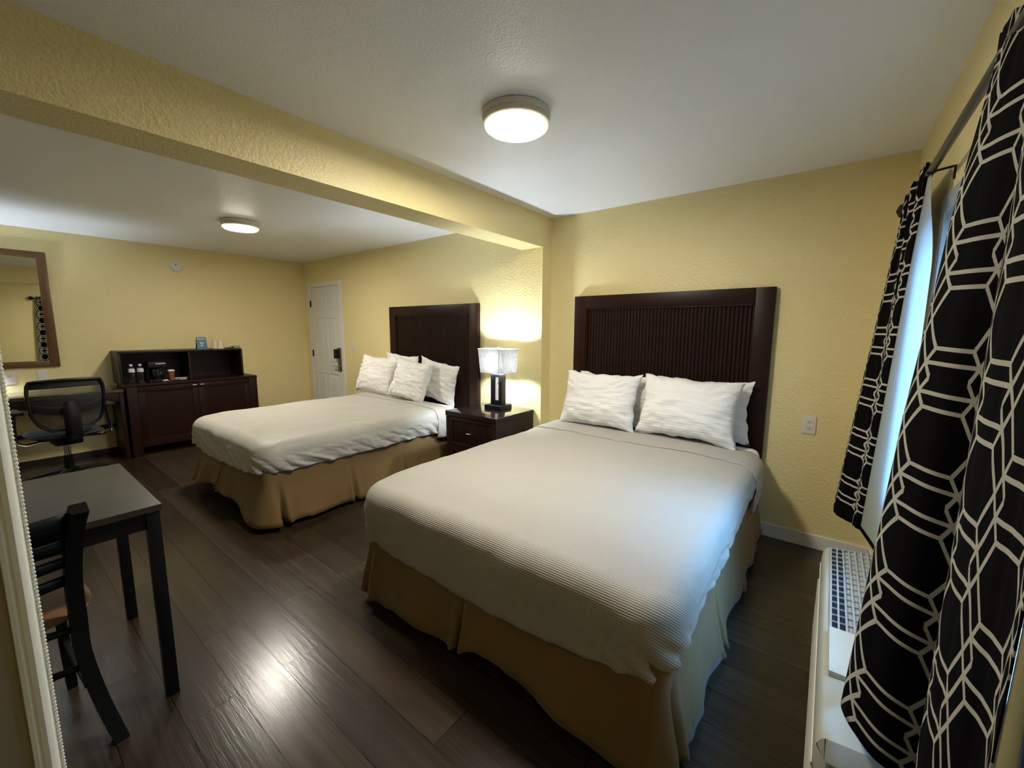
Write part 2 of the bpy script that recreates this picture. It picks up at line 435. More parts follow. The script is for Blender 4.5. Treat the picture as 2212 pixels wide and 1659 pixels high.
def struct(name, bm, m, label=None, parent=None, smooth=False):
    o = obj(name, bm, m, parent, smooth)
    if not parent:
        o['kind'] = 'structure'
        if label: o['label'] = label
    return o
def B(): return bmesh.new()
def origin_shift(o, base):
    """put a top-level mesh's origin at its base"""
    b = Vector(base); o.data.transform(Matrix.Translation(-b)); o.location = b
def solid(o, th, off=0.0):
    md = o.modifiers.new('thickness', 'SOLIDIFY'); md.thickness = th; md.offset = off
def lerp(a, b, t): return a+(b-a)*t
def sstep(a, b, x):
    t = max(0.0, min(1.0, (x-a)/(b-a))); return t*t*(3-2*t)
def fbm(x, y, z, o=3):
    return noise.fractal(Vector((x, y, z)), 1.0, 2.0, o)
def interp(x, pts):
    """piecewise linear, pts sorted by x"""
    if x <= pts[0][0]: return pts[0][1]
    for (a, fa), (b, fb) in zip(pts, pts[1:]):
        if x <= b: return fa+(fb-fa)*(x-a)/(b-a)
    return pts[-1][1]
def catmull(P, t):
    n = len(P)-1; s = max(0, min(n-1e-6, t*n)); i = int(s); f = s-i
    p0, p1, p2, p3 = P[max(i-1, 0)], P[i], P[min(i+1, n)], P[min(i+2, n)]
    return 0.5*((2*p1)+(p2-p0)*f+(2*p0-5*p1+4*p2-p3)*f*f+(3*p1-p0-3*p2+p3)*f**3)

# ---------------------------------------------------------------- room shell
bm = B(); box(bm, XB-0.1, XW+0.1, YS-0.1, Y1+0.1, -0.1, 0); struct('floor', bm, M_FLOOR, 'dark brown laminate plank floor')
bm = B(); box(bm, XB-0.1, XW+0.1, YS-0.1, Y1+0.1, H, H+0.1); struct('ceiling', bm, M_CEIL, 'white textured ceiling')
bm = B(); box(bm, XP1, XW+0.1, Y1, Y1+0.1, 0, H); struct('wall_headboard', bm, M_WALL, 'yellow wall behind the bed beside the window')
bm = B(); box(bm, XB-0.1, XP0, YF, Y1+0.1, 0, H); struct('wall_door', bm, M_WALL, 'yellow wall with the white door')
bm = B(); box(bm, XP0, XP1, YP, Y1+0.1, 0, HB); struct('wall_pilaster', bm, M_WALL, 'shallow yellow pilaster carrying the beam')
bm = B(); box(bm, XP0, XP1, YS, Y1+0.1, HB, H); struct('wall_beam', bm, M_WALL, 'yellow dropped beam across the ceiling')
bm = B(); box(bm, XB-0.1, XB, YS-0.1, Y1+0.1, 0, H); struct('wall_mirror', bm, M_WALL, 'yellow wall with the framed mirror')
bm = B(); box(bm, XB, XW, YS-0.1, YS, 0, H); struct('wall_front', bm, M_WALL, 'yellow wall behind the camera')
WY0, WY1, WZ0, WZ1 = 0.98, 2.31, 0.76, 1.92
bm = B()
box(bm, XW, XW+0.1, YS-0.1, WY0, 0, H); box(bm, XW, XW+0.1, WY1, Y1+0.1, 0, H)
box(bm, XW, XW+0.1, WY0, WY1, 0, WZ0); box(bm, XW, XW+0.1, WY0, WY1, WZ1, H)
struct('wall_window', bm, M_WALL, 'yellow wall with the curtained window')
# baseboards
def baseboard(name, x0, x1, y0, y1, label):
    bm = B(); box(bm, x0, x1, y0, y1, 0, 0.095, 0.004)
    struct(name, bm, M_TRIM, label)
baseboard('baseboard_headboard', XP1, XW-0.012, Y1-0.012, Y1, 'white baseboard under the headboard wall')
baseboard('baseboard_window', XW-0.012, XW, YS, Y1, 'white baseboard under the window wall')
baseboard('baseboard_door', -5.43, XP0, YF-0.012, YF, 'white baseboard beside the white door')
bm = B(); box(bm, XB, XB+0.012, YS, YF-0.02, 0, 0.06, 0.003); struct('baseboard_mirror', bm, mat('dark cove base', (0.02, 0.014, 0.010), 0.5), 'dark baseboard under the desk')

# window
bm = B()
for (a, b_, c, d) in ((WY0-0.03, WY0+0.035, WZ0-0.03, WZ1+0.03), (WY1-0.035, WY1+0.03, WZ0-0.03, WZ1+0.03)):
    box(bm, XW-0.012, XW+0.06, a, b_, c, d, 0.004)
for (c, d) in ((WZ0-0.03, WZ0+0.035), (WZ1-0.035, WZ1+0.03)):
    box(bm, XW-0.012, XW+0.06, WY0+0.035, WY1-0.035, c, d, 0.004)
box(bm, XW+0.01, XW+0.05, 1.59, 1.63, WZ0, WZ1, 0.003)
wf = struct('window_1', bm, M_WINFR, 'aluminium framed window behind the curtains')
bm = B(); box(bm, XW+0.028, XW+0.032, WY0, WY1, WZ0, WZ1); g = obj('glass', bm, M_GLASS, wf, smooth=False)

# door with six panels on the far wall
def build_door():
    x0, x1, zt = -6.375, -5.435, 2.118
    y = YF
    bm = B()
    box(bm, x0, x0+0.065, y-0.016, y, 0, zt, 0.004); box(bm, x1-0.065, x1, y-0.016, y, 0, zt, 0.004)
    box(bm, x0+0.065, x1-0.065, y-0.016, y, zt-0.065, zt, 0.004)
    dr = struct('door_1', bm, M_TRIM, 'white six-panel door in the far corner')
    a, b_ = x0+0.072, x1-0.072; w = b_-a; top = zt-0.072
    bm = B()
    # stiles, rails and recessed panels
    yf, yr = y-0.010, y-0.002
    st = 0.11; mid = (a+b_)/2
    rows = [(0.22, 0.78), (0.93, 1.60), (1.70, top-0.12)]
    box(bm, a, a+st, yf, y+0.01, 0.01, top); box(bm, b_-st, b_, yf, y+0.01, 0.01, top); box(bm, mid-0.05, mid+0.05, yf, y+0.01, 0.01, top)
    zs = [0.01] + [v for r in rows for v in r] + [top]
    for i in range(0, len(zs), 2):
        for (p0, p1) in ((a+st, mid-0.05), (mid+0.05, b_-st)): box(bm, p0, p1, yf, y+0.01, zs[i], zs[i+1])
    for (z0, z1) in rows:
        for (p0, p1) in ((a+st, mid-0.05), (mid+0.05, b_-st)):
            box(bm, p0, p1, yr, y+0.01, z0, z1)
            box(bm, p0+0.03, p1-0.03, yf+0.001, y+0.01, z0+0.03, z1-0.03, 0.006)
    obj('door_panel', bm, M_DOOR, dr, smooth=False)
    for z in (1.815, 1.07, 0.30):
        bm = B(); box(bm, a-0.012, a+0.012, y-0.026, y-0.010, z-0.05, z+0.05, 0.003)
        obj('hinge', bm, M_DARKMET, dr)
    bm = B(); box(bm, b_-0.085, b_-0.005, y-0.028, y-0.010, 0.835, 1.175, 0.006)
    lk = obj('lock_plate', bm, M_STEEL, dr)
    bm = B(); box(bm, b_-0.105, b_-0.04, y-0.075, y-0.028, 1.02, 1.155, 0.012, seg=3); obj('card_reader', bm, M_PLAST, lk)
    bm = B(); cyl(bm, (b_-0.05, y-0.028, 0.91), (b_-0.05, y-0.075, 0.91), 0.013)
    tube(bm, [(b_-0.05, y-0.07, 0.91), (b_-0.09, y-0.075, 0.912), (b_-0.165, y-0.07, 0.905)], 0.010)
    obj('lever', bm, M_CHROME, lk)
build_door()

# ---------------------------------------------------------------- ceiling lamps
def ceiling_lamp(x, y, label):
    t = thing('ceiling_lamp', label, 'ceiling light', (x, y, H), group='round ceiling lamps')
    bm = B(); lathe(bm, [(0.150, -0.0005), (0.158, -0.004), (0.158, -0.024), (0.150, -0.028), (0.150, -0.034), (0.154, -0.038), (0.154, -0.050), (0.147, -0.054), (0.10, -0.054)], seg=48)
    obj('base_ring', bm, M_LAMPMET, t)
    bm = B(); lathe(bm, [(0.146, -0.0545), (0.146, -0.062), (0.138, -0.067), (0.1345, -0.068)], seg=48)
    obj('rim', bm, M_DIFF2, t)
    bm = B(); lathe(bm, [(0.134, -0.0670), (0.134, -0.0685), (0.132, -0.0700), (0.05, -0.0712), (0.01, -0.0712)], seg=48)
    obj('diffuser', bm, M_DIFF, t)
ceiling_lamp(-1.245, 1.635, 'lit round ceiling lamp above the bed beside the window')
ceiling_lamp(-4.50, 1.62, 'lit round ceiling lamp in the section beyond the beam')

# ---------------------------------------------------------------- beds
def shell(bm, x0, x1, y0, yend, ztop, hem, r, rc, off=0.0, dent=None, nprof=18, ntop=14, ds=0.014, side=None, topn=None):
    """cloth over a mattress: left side, foot, right side; open at the head.
    hem(s, x, y) lower edge height; side(s, d, z) extra outward offset on the drop"""
    x0 -= off; x1 += off; y0 -= off; ztop += off
    per = []   # (x, y, nx, ny)
    L1 = yend-(y0+rc)
    n = max(2, int(L1/ds))
    for i in range(n): per.append((x0, yend-L1*i/n, -1, 0))
    k = max(6, int(rc*PI/2/0.018))
    for i in range(k):
        a = PI/2*i/k; nx, ny = -math.cos(a), -math.sin(a)
        per.append((x0+rc+rc*nx, y0+rc+rc*ny, nx, ny))
    Wd = x1-x0-2*rc; n2 = int(Wd/ds)
    for i in range(n2): per.append((x0+rc+Wd*i/n2, y0, 0, -1))
    for i in range(k):
        a = PI/2*i/k; nx, ny = math.sin(a), -math.cos(a)
        per.append((x1-rc+rc*nx, y0+rc+rc*ny, nx, ny))
    for i in range(n+1): per.append((x1, y0+rc+L1*i/n, 1, 0))
    # arc length
    s = 0; ss = [0]
    for p, q in zip(per, per[1:]): s += math.hypot(q[0]-p[0], q[1]-p[1]); ss.append(s)
    xc = (x0+x1)/2; hw = (x1-x0)/2
    rings = []
    for (px, py, nx, ny), s in zip(per, ss):
        col = []
        tx, ty = xc, max(py, min(yend, y0+hw)) if py < y0+hw else py
        ex, ey = px-nx*r, py-ny*r
        for j in range(ntop):
            f = j/ntop
            f = 1-(1-f)**1.4
            x, y = lerp(tx, ex, f), lerp(ty, ey, f)
            z = ztop + (topn(x, y) if topn else 0)
            col.append((x, y, z))
        zt_e = ztop + (topn(ex, ey) if topn else 0)
        for j in range(7):
            a = PI/2*j/6
            ca, sa = math.sin(a), 1-math.cos(a)
            o = side(s, 0, ztop)*sa if side else 0
            col.append((ex+nx*(r*ca+o), ey+ny*(r*ca+o), zt_e-r*sa))
        hz = hem(s, px, py)
        za = zt_e-r
        for j in range(1, nprof+1):
            f = j/nprof; z = lerp(za, hz, f)
            o = side(s, f, z) if side else 0
            col.append((px+nx*o, py+ny*o, z))
        rings.append([bm.verts.new(c) for c in col])
    for A, C in zip(rings, rings[1:]):
        for j in range(len(A)-1):
            try: bm.faces.new((A[j], C[j], C[j+1], A[j+1]))
            except Exception: pass
    bmesh.ops.remove_doubles(bm, verts=bm.verts, dist=0.0004)
    return s, L1, Wd

def skirt_mesh(bm, x0, x1, y0, yend, ztop, rc, bottom, off, pleats, ds=0.007, seed=0.0, nz=12):
    per = []
    L1 = yend-(y0+rc); n = int(L1/ds)
    for i in range(n): per.append((x0, yend-L1*i/n, -1, 0))
    k = 10
    for i in range(k):
        a = PI/2*i/k; per.append((x0+rc-rc*math.cos(a), y0+rc-rc*math.sin(a), -math.cos(a), -math.sin(a)))
    Wd = x1-x0-2*rc; n2 = int(Wd/ds)
    for i in range(n2): per.append((x0+rc+Wd*i/n2, y0, 0, -1))
    for i in range(k):
        a = PI/2*i/k; per.append((x1-rc+rc*math.sin(a), y0+rc-rc*math.cos(a), math.sin(a), -math.cos(a)))
    for i in range(n+1): per.append((x1, y0+rc+L1*i/n, 1, 0))
    s = 0; ss = [0]
    for p, q in zip(per, per[1:]): s += math.hypot(q[0]-p[0], q[1]-p[1]); ss.append(s)
    rings = []
    for (px, py, nx, ny), s in zip(per, ss):
        col = []
        zb = bottom(px, py)
        for j in range(nz+1):
            f = j/nz; z = lerp(ztop, zb, f); f = max(0.0, (f-0.34)/0.66)
            o = off*f**1.3 + 0.022*f*fbm(s*2.3+seed, f*0.6, 3.1) + 0.012*f*math.sin(s*13+seed+2*fbm(s*1.1, 0, seed)) + 0.006*fbm(s*9, f*2.0, seed)*f + 0.006*f**0.4*max(0.0, math.sin(s*11+3*f+4*fbm(s*0.7, f*0.5, seed+4)))**6
            for (pp, depth, wd) in pleats:
                d = (s-pp)
                o -= depth*f*math.exp(-(d/wd)**2)
                o += 0.4*depth*f*(math.exp(-((d-2.4*wd)/(1.6*wd))**2)+math.exp(-((d+2.4*wd)/(1.6*wd))**2))
            col.append(bm.verts.new((px+nx*o, py+ny*o, z)))
        rings.append(col)
    for A, C in zip(rings, rings[1:]):
        for j in range(nz): bm.faces.new((A[j], C[j], C[j+1], A[j+1]))
    return ss[-1], L1, Wd

def build_bed(x0, x1, y0, yh, zt, label, blabel, skirt_bottom, skirt_off, spread_mat, hemz, wr, seed, spread_end, cuff, group='beds'):
    cx = (x0+x1)/2
    t = thing('bed', label, 'bed', (cx, (y0+yh)/2, 0), group=group)
    ox, oy = t.location.x, t.location.y
    def sh(o):
        o.data.transform(Matrix.Translation((-ox, -oy, 0))); return o
    # mattress with its white sheet
    bm = B(); box(bm, x0+0.03, x1-0.03, y0+0.03, yh, 0.36, zt-0.012, 0.07, seg=5)
    bmesh.ops.subdivide_edges(bm, edges=[e for e in bm.edges if e.calc_length() > 0.5], cuts=16, use_grid_fill=True)
    for v in bm.verts:
        k_ = sstep(spread_end-0.05, spread_end-0.25, v.co.y)
        v.co.z += 0.004*fbm(v.co.x*4, v.co.y*4, seed) - (0.055*k_ if v.co.z > 0.5 else 0)
        v.co.x = cx+(v.co.x-cx)*(1-0.035*k_); v.co.y += 0.03*sstep(y0+0.3, y0, v.co.y)
    sh(obj('mattress', bm, M_SHEET, t, angle=70))
    bm = B(); box(bm, x0+0.05, x1-0.05, y0+0.05, yh, 0.16, 0.36, 0.02); sh(obj('box_spring', bm, M_SKIRT, t))
    for sx in (x0+0.16, x1-0.16):
        for sy in (y0+0.35, yh-0.25):
            bm = B(); cyl(bm, (sx, sy, 0), (sx, sy, 0.16), 0.025); sh(obj('leg', bm, M_BLACK, t))
    bm = B(); rc = 0.055
    tot = (yh-y0-rc)+rc*PI/2
    L1 = yh-(y0+rc); Wd = x1-x0-2*rc
    pl_ = [(L1*0.45, 0.05, 0.02), (L1+rc*PI/4, 0.07, 0.016), (L1+rc*PI/2+Wd*0.42, 0.06, 0.014), (L1+rc*PI/2+Wd+rc*PI/4, 0.075, 0.016), (L1+rc*PI+Wd+L1*0.28, 0.04, 0.013), (L1+rc*PI+Wd+L1*0.56, 0.045, 0.012), (L1+rc*PI+Wd+L1*0.8, 0.03, 0.013)]
    skirt_mesh(bm, x0+0.026, x1-0.026, y0+0.026, yh-0.01, 0.47, rc, skirt_bottom, skirt_off, pl_, seed=seed)
    o = sh(obj('bed_skirt', bm, M_SKIRT, t, angle=60)); solid(o, 0.002)
    # bedspread: a cloth of its own lying on the bed
    rcs = 0.13
    L1 = spread_end-(y0+rcs); Wd = x1-x0-2*rcs; c2 = L1+rcs*PI/2+Wd+rcs*PI/4; c1 = L1+rcs*PI/4
    def side(s, f, z):
        o = 0.010*fbm(s*3, f*1.5, seed) + wr*f**0.6*0.014*abs(math.sin(s*15-5*f+2.5*fbm(s*1.7, f, seed+5)))**0.5*(0.3+1.6*abs(fbm(s*1.3, 0, seed+9))) + wr*f**0.5*0.0075*max(0.0, math.sin(s*21-6*f+3.5*fbm(s*0.9, f*0.5, seed+12)))**8 + wr*f**0.5*0.005*max(0.0, math.sin(s*37-9*f+3*fbm(s*1.3, f*0.4, seed+15)))**8 + wr*0.004*math.sin(s*47-8*f+4*fbm(s*2, f, seed+6))*f
        for c in (c1, c2):
            g_ = math.exp(-((s-c)/0.16)**2)
            o += g_*(f**0.7)*(0.016*math.sin((s-c)*60-9*f)+0.007*math.sin((s-c)*120-14*f))
        o -= 0.018*f*f
        return o
    def topn(x, y):
        return 0.007*fbm(x*2.2, y*2.2, seed) + 0.0035*fbm(x*7, y*7, seed+2) - 0.035*sstep(0.35, 0.0, x1-x)*0.5 - 0.02*sstep(0.30, 0.0, y-y0)
    def hem(s, px, py): return hemz(px, py) + 0.006*fbm(s*2.6, 0, seed+3)
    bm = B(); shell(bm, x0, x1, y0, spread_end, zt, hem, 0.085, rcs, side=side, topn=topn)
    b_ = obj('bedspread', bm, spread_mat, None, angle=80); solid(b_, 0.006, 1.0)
    tag(b_, blabel, 'bedspread', 'bedspreads')
    origin_shift(b_, (cx, (y0+yh)/2, zt))
    # turned-back band at the pillow end, a second layer of the same cloth
    bm = B()
    def ccuff(u, v):
        x = lerp(x0+0.03, x1-0.03, u); y = lerp(cuff, spread_end+0.015, v)
        yy = y + 0.015*fbm(u*3, 0, seed+7)
        z = zt+0.010+topn(x, y)
        return Vector((x, yy, z))
    def cf(u, v):
        # across the top and down both sides following the spread
        Lc = (x1-x0)-0.17; dn = 0.20; tot_ = Lc+2*(0.13+dn); d = u*tot_
        y = lerp(cuff, spread_end+0.012, v)+0.018*fbm(u*5, 0, seed+7)
        def prof(e):
            # e distance from the start of the rounded edge
            r_ = 0.085
            if e < r_*PI/2: a = e/r_; return r_*math.sin(a), r_*(1-math.cos(a))
            return r_, r_+(e-r_*PI/2)
        e0 = 0.13+dn
        lift = 0.009+0.003*math.sin(v*PI)
        if d < e0:
            ox_, dz_ = prof(e0-d); x = x0+0.085-ox_-lift*(ox_/0.085); z = zt-dz_+lift*(1-ox_/0.085)
            s_ = (spread_end-y); f_ = max(0.0, (dz_-0.085)/0.2)
            x -= side(s_, min(1, f_*0.8), z)*min(1, dz_/0.085)
            z += topn(x0+0.085, y)
        elif d > tot_-e0:
            ox_, dz_ = prof(d-(tot_-e0)); x = x1-0.085+ox_+lift*(ox_/0.085); z = zt-dz_+lift*(1-ox_/0.085)
            s_ = L1*2+rcs*PI+Wd-(spread_end-y); f_ = max(0.0, (dz_-0.085)/0.2)
            x += side(s_, min(1, f_*0.8), z)*min(1, dz_/0.085)
            z += topn(x1-0.085, y)
        else:
            x = x0+0.085+(d-e0); z = zt+lift+topn(x, y)
        return Vector((x, y, z))
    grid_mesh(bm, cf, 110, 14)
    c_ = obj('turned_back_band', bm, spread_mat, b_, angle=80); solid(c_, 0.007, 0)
    c_.data.transform(Matrix.Translation(-Vector(b_.location)))
    return t

def sk1(px, py):
    if py < 1.4: return interp(px, [(-1.9, 0.05), (-1.7, 0.04), (-1.45, 0.075), (-1.2, 0.075), (-1.05, 0.135), (-0.9, 0.12), (-0.6, 0.07), (-0.4, 0.03), (-0.28, 0.03)])
    return 0.045
def hem1(px, py):
    if px > -0.6 and py > 1.2: return interp(py, [(1.2, 0.40), (1.5, 0.43), (2.0, 0.44), (3.0, 0.45)])
    if py < 1.4: return interp(px, [(-1.9, 0.36), (-1.2, 0.32), (-0.8, 0.33), (-0.3, 0.385)])
    return 0.38
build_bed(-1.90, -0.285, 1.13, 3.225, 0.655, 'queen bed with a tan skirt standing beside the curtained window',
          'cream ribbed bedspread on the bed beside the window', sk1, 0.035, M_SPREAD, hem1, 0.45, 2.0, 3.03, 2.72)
def sk2(px, py):
    if py < 1.4: return interp(px, [(-4.6, 0.075), (-4.3, 0.10), (-4.0, 0.155), (-3.6, 0.13), (-3.3, 0.05), (-3.05, 0.045)])
    return 0.035
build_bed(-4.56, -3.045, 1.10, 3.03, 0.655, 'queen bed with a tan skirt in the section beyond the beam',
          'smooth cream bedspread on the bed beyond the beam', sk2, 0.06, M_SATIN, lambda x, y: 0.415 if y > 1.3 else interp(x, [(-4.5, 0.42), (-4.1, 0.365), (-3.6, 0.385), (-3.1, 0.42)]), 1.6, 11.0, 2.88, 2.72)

# pillows
def pillow(base, Wp, Hp, T, lean, yawd, tilt, seed, label, cls='pillow'):
    """base: centre of the lower edge; lean back from vertical in degrees"""
    N_ = 46
    bm = B()
    def shp(u, v, s_):
        a, b_ = u*2-1, v*2-1
        A_, B_ = abs(a), abs(b_)
        ex = 1-0.10*(1-B_**2)*A_**2 ; ey = 1-(0.10+0.05*fbm(a*1.5+seed, 0, 1))*(1-A_**2.5)*B_**2
        th = max(0.0, (1-A_**2.6))**0.55*max(0.0, (1-B_**2.6))**0.55
        x = a*Wp/2*ex; z = (b_*ey+1)*Hp/2
        nrm = s_*T/2*th
        rad_ = math.atan2(b_, a); rr_ = math.hypot(a, b_)
        wr_ = th**0.5*(0.020*fbm(a*1.6+seed, b_*1.6, s_)+0.010*fbm(a*2.5+seed, b_*7, s_+4)) + 0.010*sstep(0.5, 1.0, rr_)*math.sin(rad_*26+3*fbm(a*2, b_*2, seed))*min(1, th*2)*abs(fbm(a*1.2, b_*1.2, seed+8))*2
        edge = (1-th)*0.010
        return Vector((x+edge*fbm(a*4, b_*4, seed), nrm+wr_*s_+0.012*(1-th)*fbm(a*3+seed, b_*3, 2), z+edge*fbm(b_*4, a*4, seed+3)))
    for s_ in (-1, 1):
        grid_mesh(bm, lambda u, v: shp(u, v, s_), N_, N_)
    bmesh.ops.remove_doubles(bm, verts=bm.verts, dist=0.0015)
    o = obj('pillow', bm, M_PILLOW, None, angle=100)
    R = Matrix.Rotation(math.radians(yawd), 4, 'Z') @ Matrix.Rotation(math.radians(-lean), 4, 'X') @ Matrix.Rotation(math.radians(tilt), 4, 'Y')
    o.matrix_world = Matrix.Translation(base) @ R
    tag(o, label, cls, 'white pillows')
    return o
Z1 = 0.668
pillow((-1.455, 2.975, Z1), 0.665, 0.455, 0.20, 17, 0, 0, 1.3, 'front pillow by the pilaster end on the window-side bed')
pillow((-0.785, 2.985, Z1), 0.70, 0.46, 0.20, 17, -3, 1, 5.1, 'front pillow by the outlet end on the window-side bed')
pillow((-1.38, 3.175, Z1-0.012), 0.66, 0.435, 0.085, 2, 0, 1, 8.3, 'rear pillow mostly hidden at the pilaster end of the window-side bed')
pillow((-0.71, 3.175, Z1-0.012), 0.66, 0.445, 0.085, 2, 0, 0, 14.3, 'rear pillow half hidden at the outlet end of the window-side bed')
pillow((-4.36, 2.86, Z1), 0.60, 0.47, 0.20, 18, 10, 4, 21.0, 'front pillow on the door end of the bed beyond the beam')
pillow((-3.66, 2.80, Z1), 0.57, 0.46, 0.19, 20, 6, 6, 25.0, 'front pillow nearest the lamp on the bed beyond the beam')
pillow((-4.04, 3.045, Z1-0.012), 0.60, 0.50, 0.09, 2, 0, 3, 31.0, 'rear pillow peeking up at the door end beyond the beam')
pillow((-3.43, 3.04, Z1-0.02), 0.62, 0.46, 0.10, 2, 0, 9, 35.0, 'rear tilted pillow next to the nightstand beyond the beam')

# ---------------------------------------------------------------- headboards
def headboard(x0, x1, zt, yw, label):
    t = thing('headboard', label, 'headboard', ((x0+x1)/2, yw, 0.30), group='espresso headboards')
    w = (x1-x0)/2; d = 0.045; z0 = 0.0; h = zt-0.30; fr = 0.115
    bm = B()
    box(bm, -w, -w+fr, -d, -0.001, z0, h, 0.004); box(bm, w-fr, w, -d, -0.001, z0, h, 0.004)
    box(bm, -w+fr, w-fr, -d, -0.001, h-fr*0.92, h, 0.004); box(bm, -w+fr, w-fr, -d, -0.001, z0, z0+0.1, 0.004)
    # thin bead around the opening
    i = 0.012
    box(bm, -w+fr, -w+fr+i, -d+0.008, -0.004, z0+0.1, h-fr*0.92); box(bm, w-fr-i, w-fr, -d+0.008, -0.004, z0+0.1, h-fr*0.92)
    box(bm, -w+fr, w-fr, -d+0.008, -0.004, h-fr*0.92-i, h-fr*0.92)
    obj('frame', bm, M_ESP, t)
    bm = B(); xa, xb = -w+fr+i, w-fr-i; nr = 46; pw = (xb-xa)/nr
    pts = []
    for k in range(nr):
        for q in range(7):
            a = q/6
            pts.append((xa+pw*(k+0.06+0.88*a), -0.018-0.012*math.sin(a*PI)**0.6))
    pts = [(xa, -0.016)]+pts+[(xb, -0.016)]
    lo = [bm.verts.new((x, y, z0+0.1)) for x, y in pts]; hi = [bm.verts.new((x, y, h-fr*0.92-i)) for x, y in pts]
    for k in range(len(pts)-1): bm.faces.new((lo[k], lo[k+1], hi[k+1], hi[k]))
    obj('reeded_panel', bm, M_ESP, t, angle=50)
headboard(-1.812, -0.311, 1.735, Y1, 'wide reeded espresso headboard on the wall nearest the window')
headboard(-4.312, -2.849, 1.709, YF-0.003, 'wide reeded espresso headboard on the wall between door and lamp')

# ---------------------------------------------------------------- nightstand
def nightstand():
    x0, x1, y0, y1, zt = -2.775, -2.162, 2.582, 3.138, 0.70
    t = thing('nightstand', 'espresso nightstand with a glossy top between the two beds', 'nightstand', ((x0+x1)/2, (y0+y1)/2, 0))
    w, d = (x1-x0)/2, (y1-y0)/2
    bm = B(); box(bm, -w, w, -d, d, zt-0.006, zt, 0.002); obj('glass_top', bm, M_GLOSS, t)
    bm = B(); box(bm, -w, w, -d, d, zt-0.045, zt-0.0065, 0.003)
    box(bm, -w+0.004, -w+0.05, -d+0.004, d, 0, zt-0.045, 0.003); box(bm, w-0.05, w-0.004, -d+0.004, d, 0, zt-0.045, 0.003)
    box(bm, -w+0.05, w-0.05, -d+0.02, d, 0.06, 0.10); box(bm, -w+0.05, w-0.05, d-0.02, d, 0.1, zt-0.05)
    box(bm, -w+0.05, w-0.05, -d+0.006, -d+0.03, 0.365, 0.385); box(bm, -w+0.05, w-0.05, -d+0.006, -d+0.03, 0.06, 0.09)
    obj('body', bm, M_ESP, t)
    for (z0, z1) in ((0.388, zt-0.05), (0.093, 0.362)):
        bm = B(); xa, xb = -w+0.053, w-0.053
        fr = 0.03
        box(bm, xa, xb, -d+0.006, -d+0.024, z1-fr, z1, 0.002); box(bm, xa, xb, -d+0.006, -d+0.024, z0, z0+fr, 0.002)
        box(bm, xa, xa+fr, -d+0.006, -d+0.024, z0+fr, z1-fr, 0.002); box(bm, xb-fr, xb, -d+0.006, -d+0.024, z0+fr, z1-fr, 0.002)
        nr = 18; pw = (xb-xa-2*fr)/nr
        for k in range(nr): box(bm, xa+fr+pw*k+0.002, xa+fr+pw*(k+1)-0.002, -d+0.014, -d+0.024, z0+fr, z1-fr, 0.003, seg=2)
        dr = obj('drawer', bm, M_ESP, t)
        bm = B(); zc = (z0+z1)/2
        tube(bm, [(-0.026, -d+0.012, zc), (-0.026, -d-0.012, zc+0.003), (0, -d-0.018, zc+0.004), (0.026, -d-0.012, zc+0.003), (0.026, -d+0.012, zc)], 0.005)
        obj('handle', bm, M_CHROME, dr)
nightstand()

